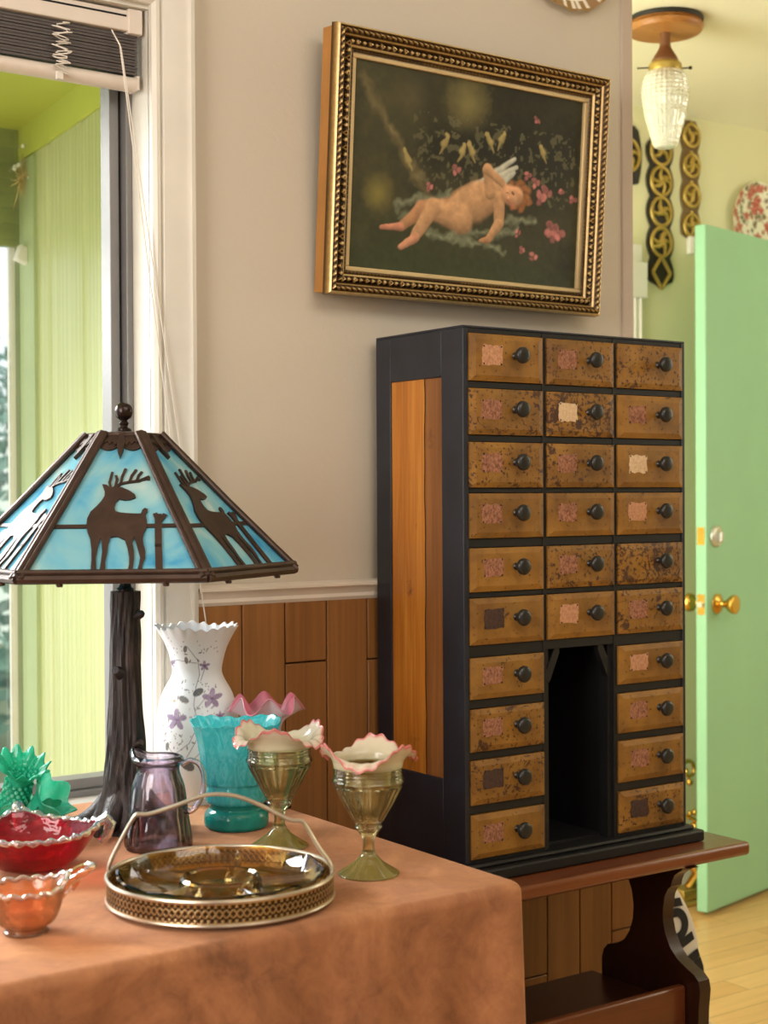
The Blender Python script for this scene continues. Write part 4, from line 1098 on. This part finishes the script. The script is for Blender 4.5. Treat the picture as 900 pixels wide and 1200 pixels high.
for st_ in ([(150, 660), (185, 600), (190, 540), (175, 480), (180, 420), (190, 380), (185, 330), (150, 280)], [(120, 640), (160, 610), (185, 560)], [(180, 500), (215, 455), (240, 430)], [(185, 590), (235, 570), (280, 560)], [(170, 520), (120, 530), (80, 560)], [(195, 400), (210, 350)], [(110, 660), (80, 620), (60, 600)], [(180, 340), (110, 330), (90, 345)], [(160, 680), (200, 640), (240, 620)]): vline(st_, .45, (120, 96, 124))
for (x, y, r) in ((235, 460, 9), (115, 530, 10), (235, 568, 10.5), (207, 350, 5), (88, 346, 4), (262, 520, 4)):
    for q in range(5): vell(x + r * 2.0 * cos(q * 1.257 + .3), y - r * 2.0 * sin(q * 1.257 + .3), r * .62, r * .34, q * 1.257 + .3, (164, 134, 172) if q % 2 else (134, 100, 144))
    vell(x, y, 1.6, 1.6, 0, (96, 66, 100))
for k in range(26):
    x0_, y0_ = [(120, 430), (215, 500), (150, 600), (90, 560), (255, 610), (170, 310)][k % 6]; a_ = k * 1.9; vell(x0_ + 26 * cos(a_), y0_ + 26 * sin(a_), 2.6, 1.0, -a_, [(120, 104, 88), (146, 122, 150), (104, 98, 84)][k % 3])
for (x, y, ra, rb, an, c) in ((140, 462, 6.5, 3.6, -.4, (70, 60, 54)), (188, 438, 6.5, 4, .5, (60, 52, 44)), (143, 290, 4.5, 2.4, 1.4, (86, 76, 70)), (145, 330, 4.5, 2.4, 1.7, (96, 84, 76)), (222, 542, 5, 3, 1.2, (74, 60, 56)), (80, 625, 5.5, 2.4, 1.4, (90, 82, 70)), (150, 685, 10, 6, -.6, (40, 36, 36)), (92, 340, 5, 2, .6, (120, 96, 124)), (105, 468, 1.8, 1.8, 0, (190, 150, 60))): vell(x, y, ra, rb, an, c)
rg = random.Random(4)
for k in range(150): vell(rg.choice([110, 210, 60, 140, 235]) + rg.gauss(0, 16), rg.choice([290, 500, 420, 620, 590]) + rg.gauss(0, 14), 1.0, .7, rg.random() * 3, rg.choice([(150, 140, 60), (130, 110, 120), (110, 96, 80), (170, 140, 160)]))
mb.build('vase_body', M['satin_paint'], wv, ang=180, col_attr=colr)

# pink tulip vase (stem clear, mouth opal with pink lining)
tv = empty('tulip_vase', (1.204, 2.045, TZ), 'slender clear stem vase with white and pink tulip shaped mouth behind the goblets', 'vase')
k_ = 1 / 745.
outer = smooth_prof([(28 * k_, 0), (27 * k_, .003), (12 * k_, .012), (9 * k_, .03), (11 * k_, .06), (14 * k_, .09), (15.5 * k_, .118), (17 * k_, .128)], 60)
MB().lathe(shell(outer, .002), 40).build('stem', M['clear_glass'], tv)
outer = smooth_prof([(16.8 * k_, .120), (17.5 * k_, .128), (21 * k_, .140), (28 * k_, .152), (34 * k_, .159), (39 * k_, .162)], 60)
th = .0022
prof = outer + [(r - th, z + .0012) for r, z in outer[::-1]]
tph = math.atan2(-fy_, -fx_) + .17
def tul(a, t, r, z):
    w = max(0, (z - .134) / .028); w = min(1, w); lob = -cos(6 * (a - tph))
    return r * (1 + w * (.12 * lob + .06)), z + w * (-.012 * lob + .003)
n = 144; P = np.zeros((len(prof), n, 3)); cc = np.zeros(P.shape)
for i, (r, z) in enumerate(prof):
    for j in range(n):
        a = 2 * pi * j / n; r2, z2 = tul(a, 0, r, z); P[i, j] = (r2 * cos(a), r2 * sin(a), z2)
        if i < len(outer):
            u = min(1, max(0, (z - .125) / .03)); cc[i, j] = lin(214, 206, 218) * (1 - u) + lin(234, 222, 230) * u
            if z > .1605: cc[i, j] = lin(238, 186, 198)
        else:
            u = min(1, max(0, (z - .135) / .026)); cc[i, j] = lin(236, 200, 205) * (1 - u) + lin(226, 132, 154) * u
MB().grid(P, cv=True, flip=True).build('mouth', M['opal_paint'], tv, ang=180, col_attr=cc)

# turquoise spiral vase
sv = empty('swirl_vase', (1.096, 1.952, TZ), 'turquoise opalescent swirl vase with flared rim between pitcher and goblets', 'vase')
k_ = 1 / 795.
outer = smooth_prof([(33 * k_, 0), (37 * k_, 4 * k_), (37.5 * k_, 14 * k_), (35 * k_, 20 * k_), (31.5 * k_, 24 * k_), (33 * k_, 29 * k_), (37 * k_, 34 * k_), (37.5 * k_, 44 * k_), (36.5 * k_, 52 * k_), (39.5 * k_, 55 * k_), (40.5 * k_, 64 * k_), (42 * k_, 82 * k_), (45.5 * k_, 100 * k_), (50 * k_, 117 * k_), (53.5 * k_, 125 * k_)], 110)
zm = outer[-1][1]
prof, mod = ruffled(outer, .003, zm, zm - .02, crimp(16, .014, .0012, lob=3, lr=.03, lz=.003), 128)
i1 = max(i for i, (r, z) in enumerate(outer) if z < 31 * k_)
MB().lathe(prof, 160, lambda a, t, r, z: (lambda q: (q[0] * (1 + (.008 * sin(14 * a - 60 * z) if z > 55 * k_ else .004 * sin(14 * a + 60 * z))), q[1]))(mod(a, t, r, z))).build('vase_body', M['turq'], sv, ang=180)
MB().lathe([(.0005, .0003)] + [(r + .0006, z + .0003) for r, z in outer[:i1]], 96, caps=False).build('vase_foot', M['turq_base'], sv, ang=180)

# goblet vases with ruffled opal rims
def goblet(name, x, y, sc, label, phase, tall=1.0):
    e = empty(name, (x, y, TZ), label, 'goblet vase', 'olive glass goblet vases')
    k = sc / 903.
    foot = smooth_prof([(36 * k, 0), (36 * k, 2 * k), (30 * k, 6 * k), (18 * k, 14 * k), (10 * k, 22 * k), (7.5 * k, 27 * k)], 40)
    MB().lathe([(.0005, .0002)] + foot + [(.0005, 27 * k)], 56).build('foot', M['olive_foot'], e)
    stem = smooth_prof([(7.2 * k, 26.5 * k), (6.6 * k, 36 * k), (8 * k, 44 * k), (11.5 * k, 49 * k), (14.5 * k, 53 * k), (16.5 * k, 55.5 * k), (15 * k, 58 * k)], 44)
    outer = smooth_prof([(14.5 * k, 57.5 * k), (19 * k, 66 * k), (28 * k, 82 * k), (37 * k, 100 * k), (40.5 * k, 107 * k), (41.5 * k, 110 * k), (40.3 * k, 113 * k), (39.8 * k, 122 * k), (40.5 * k, 128 * k)], 80)
    inner = [(r - 3.0 * k, z) for r, z in outer[::-1] if z > 64 * k]
    def pan(a, t, r, z):
        w = 1 if 62 * k < z < 104 * k else 0
        bead = .018 * abs(sin(24 * a)) if 107.5 * k < z < 112.5 * k else (.012 * sin(z / k * 2 * pi / 4.2) if z > 113 * k and r > 38 * k else 0)
        return r * (1 + w * .05 * abs(sin(6 * a)) + bead), z
    MB().lathe([(.0005, 26.5 * k)] + stem + outer + inner + [(.0005, 62 * k)], 96, pan).build('bowl', M['olive_glass'], e, ang=50)
    # ruffle
    o2 = smooth_prof([(40.6 * k, 126 * k), (41 * k, 129 * k), (42.5 * k, 134 * k), (47 * k, 138 * k), (53 * k, 139 * k), (57 * k, 136.5 * k)], 60)
    n = 200; th = 2.2 * k
    prof = o2 + [(r - th * .7, z + th * .6) for r, z in o2[::-1]]
    P = np.zeros((len(prof), n, 3)); cc = np.zeros(P.shape); m = len(o2)
    for i, (r, z) in enumerate(prof):
        ii = i if i < m else 2 * m - 1 - i; w = max(0, (ii / (m - 1) - .25) / .75); w2 = w * w
        for j in range(n):
            a = 2 * pi * j / n; lob = cos(3 * (a - phase)); cr = sin(22 * a)
            up_ = w2 * (13 * k * (-lob) + 5.5 * k) + w2 * 1.8 * k * cr
            r2 = r * (1 + w2 * (.045 * lob)) + w2 * 1.0 * k * cr
            P[i, j] = (r2 * cos(a), r2 * sin(a), z + up_)
            c = lin(222, 216, 186) * (1 - w) + lin(240, 230, 212) * w
            if w > .9: c = lin(226, 140, 136)
            elif w > .78: c = c * .6 + lin(232, 176, 166) * .4
            cc[i, j] = c
    MB().grid(P, cv=True, flip=True).build('ruffle', M['opal_paint'], e, ang=180, col_attr=cc)
    return e
va = math.atan2(-fy_, -fx_)
goblet('goblet_vase', 1.097, 1.606, 1.0, 'olive goblet with pink edged ruffle standing clear beside the tray', va - .15)
goblet('goblet_vase', 1.084, 1.808, 1.0, 'olive goblet with pink edged ruffle standing next to the turquoise vase', va + 1.0)

# amethyst pitcher
pt = empty('glass_pitcher', (.942, 1.900, TZ), 'pale amethyst panelled glass pitcher in front of the lamp trunk', 'pitcher')
k_ = 1 / 837.
outer = smooth_prof([(36 * k_, 0), (39 * k_, 3 * k_), (39 * k_, 12 * k_), (36.5 * k_, 30 * k_), (34.5 * k_, 46 * k_), (32.5 * k_, 62 * k_), (30.5 * k_, 74 * k_), (27 * k_, 84 * k_), (25 * k_, 91 * k_), (26 * k_, 97 * k_), (29.5 * k_, 102 * k_), (30 * k_, 105 * k_), (27 * k_, 108 * k_)], 90)
zm = outer[-1][1]; lipdir = math.atan2(ry, rx) + pi * .86
def pit_mod(a, t, r, z):
    if r < .004: return r, z
    p = 1 + (.05 * (abs(cos(5 * a)) - .6) * min(1, (42 * k_ - z) / (14 * k_)) if z < 42 * k_ else .012 * cos(10 * a) if z < 74 * k_ else 0)
    w = max(0, (z - 90 * k_) / (zm - 90 * k_)); d = max(0, cos(a - lipdir)) ** 14
    return r * p * (1 + .28 * w * d), z + .010 * w * d
MB().lathe(shell(outer, .0028, .008), 120, pit_mod).build('pitcher_body', M['purple_glass'], pt, ang=60)
hp = [(28, 98), (38, 103), (49, 98), (54, 84), (53, 66), (46, 50), (38, 43), (34, 46)]
sp = smooth_prof([(a * k_, b * k_) for a, b in hp], 50)
MB().tube([rd(u, -.004, z) for u, z in sp], [.0048] * len(sp), 12, flat=.8).build('handle', M['purple_glass'], pt)

# ruby bowl with clear edge and pulled tips
rb = empty('ruby_bowl', (.752, 1.888, TZ), 'ruby red swirled glass bowl with clear rim and pulled tips', 'bowl')
def bowl_mod(tips, zc, R):
    def f(a, t, r, z):
        w = max(0, min(1, (z - zc * .45) / (zc * .55)))
        s = sum(max(0, cos(a - ta)) ** 18 for ta in tips)
        return r * (1 + w * .15 * s), z + w * (.010 * s)
    return f
th0 = math.atan2(ry, rx)
tips = [th0 + .18, th0 + 2.0]
k_ = 1 / 874.
outer = smooth_prof([(22 * k_, 0), (30 * k_, 2 * k_), (46 * k_, 9 * k_), (59 * k_, 22 * k_), (66 * k_, 36 * k_), (69 * k_, 44 * k_)], 50)
f = bowl_mod(tips, outer[-1][1], .07)
MB().lathe(shell(outer, .003), 120, f).build('bowl_body', M['red_glass'], rb, ang=60)
n = 120
ring = []
for j in range(n + 1):
    a = 2 * pi * j / n; r2, z2 = f(a, 0, outer[-1][0] - .001, outer[-1][1]); ring.append((r2 * cos(a), r2 * sin(a), z2 + .001 + .0012 * sin(30 * a)))
MB().tube(ring, [.0036 + .0012 * sin(j * 1.3) for j in range(n + 1)], 10, caps=False).build('rim', M['clear_edge'], rb)
for ta in tips:
    c_, s_ = cos(ta), sin(ta); R = outer[-1][0] * 1.10; z = outer[-1][1] + .008
    mb = MB().tube([(R * c_, R * s_, z), (R * 1.10 * c_, R * 1.10 * s_, z + .006), (R * 1.17 * c_, R * 1.17 * s_, z - .002), (R * 1.13 * c_, R * 1.13 * s_, z - .016), (R * 1.02 * c_, R * 1.02 * s_, z - .026)], [.006, .009, .008, .007, .004], 10)
    mb.build('tip_handle', M['clear_edge'], rb)

# marigold handled dish
od = empty('marigold_dish', (.636, 1.617, TZ), 'small orange carnival glass dish with a pierced side handle', 'dish')
k_ = 1 / 1039.
outer = smooth_prof([(25 * k_, 0), (26 * k_, 3 * k_), (24 * k_, 7 * k_), (34 * k_, 15 * k_), (40 * k_, 28 * k_), (43 * k_, 42 * k_), (46 * k_, 52 * k_)], 50)
ht = th0 + .35
def od_mod(a, t, r, z):
    w = max(0, (z - 18 * k_) / (34 * k_)); s = max(0, cos(a - ht)) ** 6
    return r * (1 + w * (.1 * s + .012 * sin(16 * a))), z + w * (.012 * s + .0014 * sin(16 * a))
MB().lathe(shell(outer, .0028), 120, od_mod).build('dish_body', M['orange_glass'], od, ang=60)
ring = []
for j in range(121):
    a = 2 * pi * j / 120; r2, z2 = od_mod(a, 0, outer[-1][0] - .001, outer[-1][1]); ring.append((r2 * cos(a), r2 * sin(a), z2 + .0008))
MB().tube(ring, .0028, 8, caps=False).build('rim', M['orange_edge'], od)
ch, sh_ = cos(ht), sin(ht)
hl = [(.040, -.010, .047), (.050, -.012, .058), (.062, -.013, .064), (.072, -.009, .068), (.076, 0, .069), (.072, .009, .068), (.062, .013, .064), (.050, .012, .058), (.040, .010, .047)]
MB().tube([(x * ch - y * sh_, x * sh_ + y * ch, z) for x, y, z in hl], .0042, 10).build('handle', M['orange_glass'], od)
mb = MB().tube([(.052 * ch, .052 * sh_, .044), (.060 * ch, .060 * sh_, .056)], [.003, .004], 8)
P = np.array([[((.04 + .012 * i) * ch - y * sh_, (.04 + .012 * i) * sh_ + y * ch, .036 + .012 * i) for y in np.linspace(-.009 + .002 * i, .009 - .002 * i, 5)] for i in range(3)])
mb.grid(P).build('handle_web', M['orange_glass'], od)

# green opalescent epergne
ep = empty('epergne', (.785, 2.13, TZ), 'sea green hobnail epergne vase with ruffled horns at the window sill', 'epergne vase')
def horn(name, p0, p1, r0, r1, rim, mat, nl=9, n=64, open_=.5, amp=.12):
    p0, p1 = Vector(p0), Vector(p1); ax = (p1 - p0); L = ax.length; ax.normalize(); N = ax.orthogonal().normalized(); B = ax.cross(N)
    prof = smooth_prof([(r0, 0), (r0 * 1.15, L * .35), (r1 * .7, L * .7), (r1, L * .88), (rim, L)], 44)
    th = .0025; full = [(.0005, 0)] + prof + [(r - th, z + .0006) for r, z in prof[::-1] if r - th > .002] + [(.0005, .004)]
    P = np.zeros((len(full), n, 3))
    for i, (r, z) in enumerate(full):
        w = max(0, (z / L - .72) / .28); w = min(1, w) ** 1.5
        for j in range(n):
            a = 2 * pi * j / n; r2 = r * (1 + amp * w * sin(nl * a)); z2 = z + w * .006 * sin(nl * a + .8); P[i, j] = p0 + N * (r2 * cos(a)) + B * (r2 * sin(a)) + ax * z2
    return MB().grid(P, cv=True, flip=True).build(name, mat, ep, ang=180)
def EP(u, w, z): return rd(u, w, z)
bc = EP(.018, 0, 0)
outer = smooth_prof([(.024, 0), (.032, .003), (.030, .010), (.044, .018), (.060, .028), (.072, .040), (.080, .046)], 40)
zm = outer[-1][1]
def ep_rim(a, w): return 1 + w * (.10 * sin(7 * a + .6) + .03 * sin(23 * a)), w * (.010 * sin(7 * a + 1.9) + .002 * sin(23 * a))
prof, mod = ruffled(outer, .003, zm, .016, ep_rim, 140)
MB().lathe(prof, 140, mod, center=bc).build('base_bowl', M['aqua'], ep, ang=180)
def hob_horn(p0, p1, r0, r1, rim, nl=11):
    h = horn('side_horn', p0, p1, r0, r1, rim, M['aqua_dark'], nl, 110, amp=.085)
    p0, p1 = Vector(p0), Vector(p1); ax = p1 - p0; L = ax.length; ax.normalize(); N = ax.orthogonal().normalized(); B = ax.cross(N); mb = MB()
    for i in range(9):
        for j in range(14):
            a = 2 * pi * (j + .5 * (i % 2)) / 14; z = L * (.06 + .075 * i); r = r0 * 1.1 + (r1 * .72 - r0 * 1.1) * (i / 9.) + .0012
            c_ = p0 + N * (r * cos(a)) + B * (r * sin(a)) + ax * z; mb.sphere(c_, .0031, 6)
    mb.build('hobnail', M['aqua'], h)
    mb = MB()   # raised dots round the throat
    for i in range(3):
        for j in range(6 + 4 * i):
            a = 2 * pi * j / (6 + 4 * i); r = .006 + .0065 * i; c_ = p0 + N * (r * cos(a)) + B * (r * sin(a)) + ax * (L * (.90 - .03 * (2 - i))); mb.sphere(c_, .0024, 6)
    mb.build('hobnail', M['aqua'], h)
hob_horn(EP(.030, 0, .026), EP(.058, -.036, .108), .017, .025, .037)
hob_horn(EP(-.012, .0, .026), EP(-.050, -.020, .122), .017, .025, .042)
horn('side_horn', EP(.05, -.005, .022), EP(.100, -.022, .060), .012, .030, .036, M['aqua'], 5, amp=.10)
# opal plate rim just peeking in beyond the epergne is left to the frame's edge

# ------------------------------------------------------------------ tray and relish dish
tr_ = empty('gallery_tray', (.880, 1.607, TZ), 'round silver gallery tray with pierced sides and hinged arched handle', 'tray')
RT_ = .1365
mb = MB(); prof = [(.0005, .0075), (RT_ - .004, .0075), (RT_, .009), (RT_ + .0005, .0105), (RT_ - .002, .0085), (RT_ - .002, .0062), (.0005, .0062)]
MB().lathe([(.0005, .006), (RT_ - .001, .006), (RT_ - .001, .008), (.0005, .008)], 96).build('tray_plate', M['tray_base'], tr_)
nG, mG = 1100, 16
P = np.zeros((mG, nG, 3)); Tn = np.zeros((mG, nG))
for i in range(mG):
    v_ = i / (mG - 1); z = .008 + .025 * v_
    for j in range(nG):
        a = 2 * pi * j / nG; ph = (a * 110 / (2 * pi)) % 1 - .5
        d1 = np.hypot(ph * .0078, (v_ - .5) * .025); d2 = np.hypot(((ph + 1) % 1 - .5) * .0078, (abs(v_ - .5) - .32) * .025)
        on = (.0028 < d1 < .0046) or d2 < .0018 or v_ < .08 or v_ > .92
        r = RT_ + (.0009 if on else 0); P[i, j] = (r * cos(a), r * sin(a), z); Tn[i, j] = .9 if on else .12
mb = MB().grid(P, cv=True, flip=True, c=Tn)
Q = P.copy(); Q[..., 0] *= .99; Q[..., 1] *= .99
mb.grid(Q, cv=True, c=Tn)
mb.build('gallery', M['gallery'], tr_, ang=180)
for z, r in ((.007, .0022), (.034, .0026)):
    MB().tube([((RT_ + .0005) * cos(a), (RT_ + .0005) * sin(a), z) for a in np.linspace(0, 2 * pi, 97)], r, 8, caps=False).build('rim_wire', M['silver'], tr_)
for k in range(4):
    a = va + pi / 4 + .15 + k * pi / 2
    MB().sphere(((RT_ - .01) * cos(a), (RT_ - .01) * sin(a), .0048), .0048, 12).build('ball_foot', M['silver'], tr_)
hpts = smooth_prof([(-.136, .030), (-.135, .045), (-.122, .072), (-.106, .100), (-.100, .105), (-.085, .106), (-.05, .117), (-.022, .127), (0, .129), (.022, .126), (.05, .115), (.083, .098), (.098, .096), (.104, .090), (.118, .066), (.133, .044), (.136, .030)], 110)
MB().tube([rd(u, 0, z) for u, z in hpts], .0044, 10, flat=.6, up=(0, 0, 1)).build('handle', M['silver'], tr_)
rd_ = empty('relish_dish', (.880, 1.607, TZ + .0082), 'amber glass divided relish dish sitting inside the silver tray', 'dish')
RD = .129
def rel(a, t, r, z):
    w = max(0, (r - .1) / .029); return r * (1 - w * .03 * abs(sin(5 * a)) ** .5 * 1), z + w * .003 * abs(cos(5 * a))
MB().lathe([(.0005, 0), (.105, 0), (.118, .006), (RD, .026), (RD - .0035, .0275), (.1155, .010), (.103, .0045), (.0005, .0045)], 160, rel).build('dish_body', M['amber_glass'], rd_, ang=50)
MB().lathe([(.041, .0046), (.051, .0046), (.0495, .019), (.046, .0225), (.0425, .019), (.041, .0046)], 96, caps=False).build('centre_ring', M['amber_ridge'], rd_)
for k in range(5):
    a = va + .55 + k * 2 * pi / 5; c_, s_ = cos(a), sin(a)
    P = []
    for x in np.linspace(.0495, .116, 12):
        hgt = .0135 if x < .105 else .0135 + (x - .105) * .6
        P.append([(x * c_ - y * s_, x * s_ + y * c_, z) for y, z in ((-.0050, .0046), (-.0036, hgt * .85), (0, hgt + .006), (.0036, hgt * .85), (.0050, .0046))])
    MB().grid(np.array(P), flip=True).build('divider', M['amber_ridge'], rd_)

# ------------------------------------------------------------------ light
w = bpy.data.worlds.new('world'); scene.world = w; w.use_nodes = True
nt = w.node_tree; bg = nt.nodes['Background']
tcw = nt.nodes.new('ShaderNodeTexCoord'); sep = nt.nodes.new('ShaderNodeSeparateXYZ'); rp = nt.nodes.new('ShaderNodeValToRGB')
nt.links.new(tcw.outputs['Generated'], sep.inputs[0]); nt.links.new(sep.outputs['Z'], rp.inputs[0])
e = rp.color_ramp.elements; e[0].position = .0; e[0].color = (.62, .72, .60, 1); e[1].position = .12; e[1].color = (.85, .93, 1, 1)
nt.links.new(rp.outputs[0], bg.inputs['Color']); bg.inputs['Strength'].default_value = 1.5

def area(name, loc, tgt, sx, sy, power, c=(1, 1, 1), spread=None):
    L = bpy.data.lights.new(name, 'AREA'); L.shape = 'RECTANGLE'; L.size = sx; L.size_y = sy; L.energy = power; L.color = c
    if spread: L.spread = radians(spread)
    o = bpy.data.objects.new(name, L); col.objects.link(o); o.location = loc
    o.rotation_euler = (Vector(tgt) - Vector(loc)).to_track_quat('-Z', 'Y').to_euler(); return o
area('fill_light_left', (-1.75, .95, 1.75), (1.4, 2.1, 1.0), 1.8, 1.5, 86, (1, .95, .90))  # added area lamp at the solid left wall, standing in for window light
area('fill_light_back', (.9, -1.8, 1.9), (1.6, 2.2, .9), 2.4, 1.4, 9, (1, .92, .82))  # weak fill lamp added behind the camera, no fixture there
area('fill_light_overhead', (1.1, .2, 2.65), (1.45, 2.3, 1.2), 1.8, 1.0, 29, (1, .93, .86))  # added overhead lamp that lifts the wall more than the cloth front
area('window_sky', (.15, 3.3, 2.0), (.8, 1.9, .8), 1.3, 1.0, 30, (.98, 1, .99), 80)
area('fill_light_hall', (1.56, 2.86, 1.25), (4, 2.98, 1.1), .8, 2.0, 30, (1, 1, .88))  # unseen lamp added in the hall to brighten door edge and far wall
area('entry_light', (4.7, 1.2, 1.9), (3.4, 3.2, 1.2), 1.4, 1.4, 21, (1, .95, .80))
area('fill_light_porch', (-.9, 4.5, .5), (1.38, 2.9, 1.95), 2.0, 1.6, 34, (1, .96, .99))  # lamp added outside, aimed upwards to brighten porch ceiling and siding

scene.view_settings.view_transform = 'Standard'
scene.view_settings.look = 'None'
scene.view_settings.exposure = 0
scene.cycles.use_denoising = True
scene.cycles.max_bounces = 14; scene.cycles.transmission_bounces = 12; scene.cycles.transparent_max_bounces = 12
scene.cycles.sample_clamp_indirect = 6
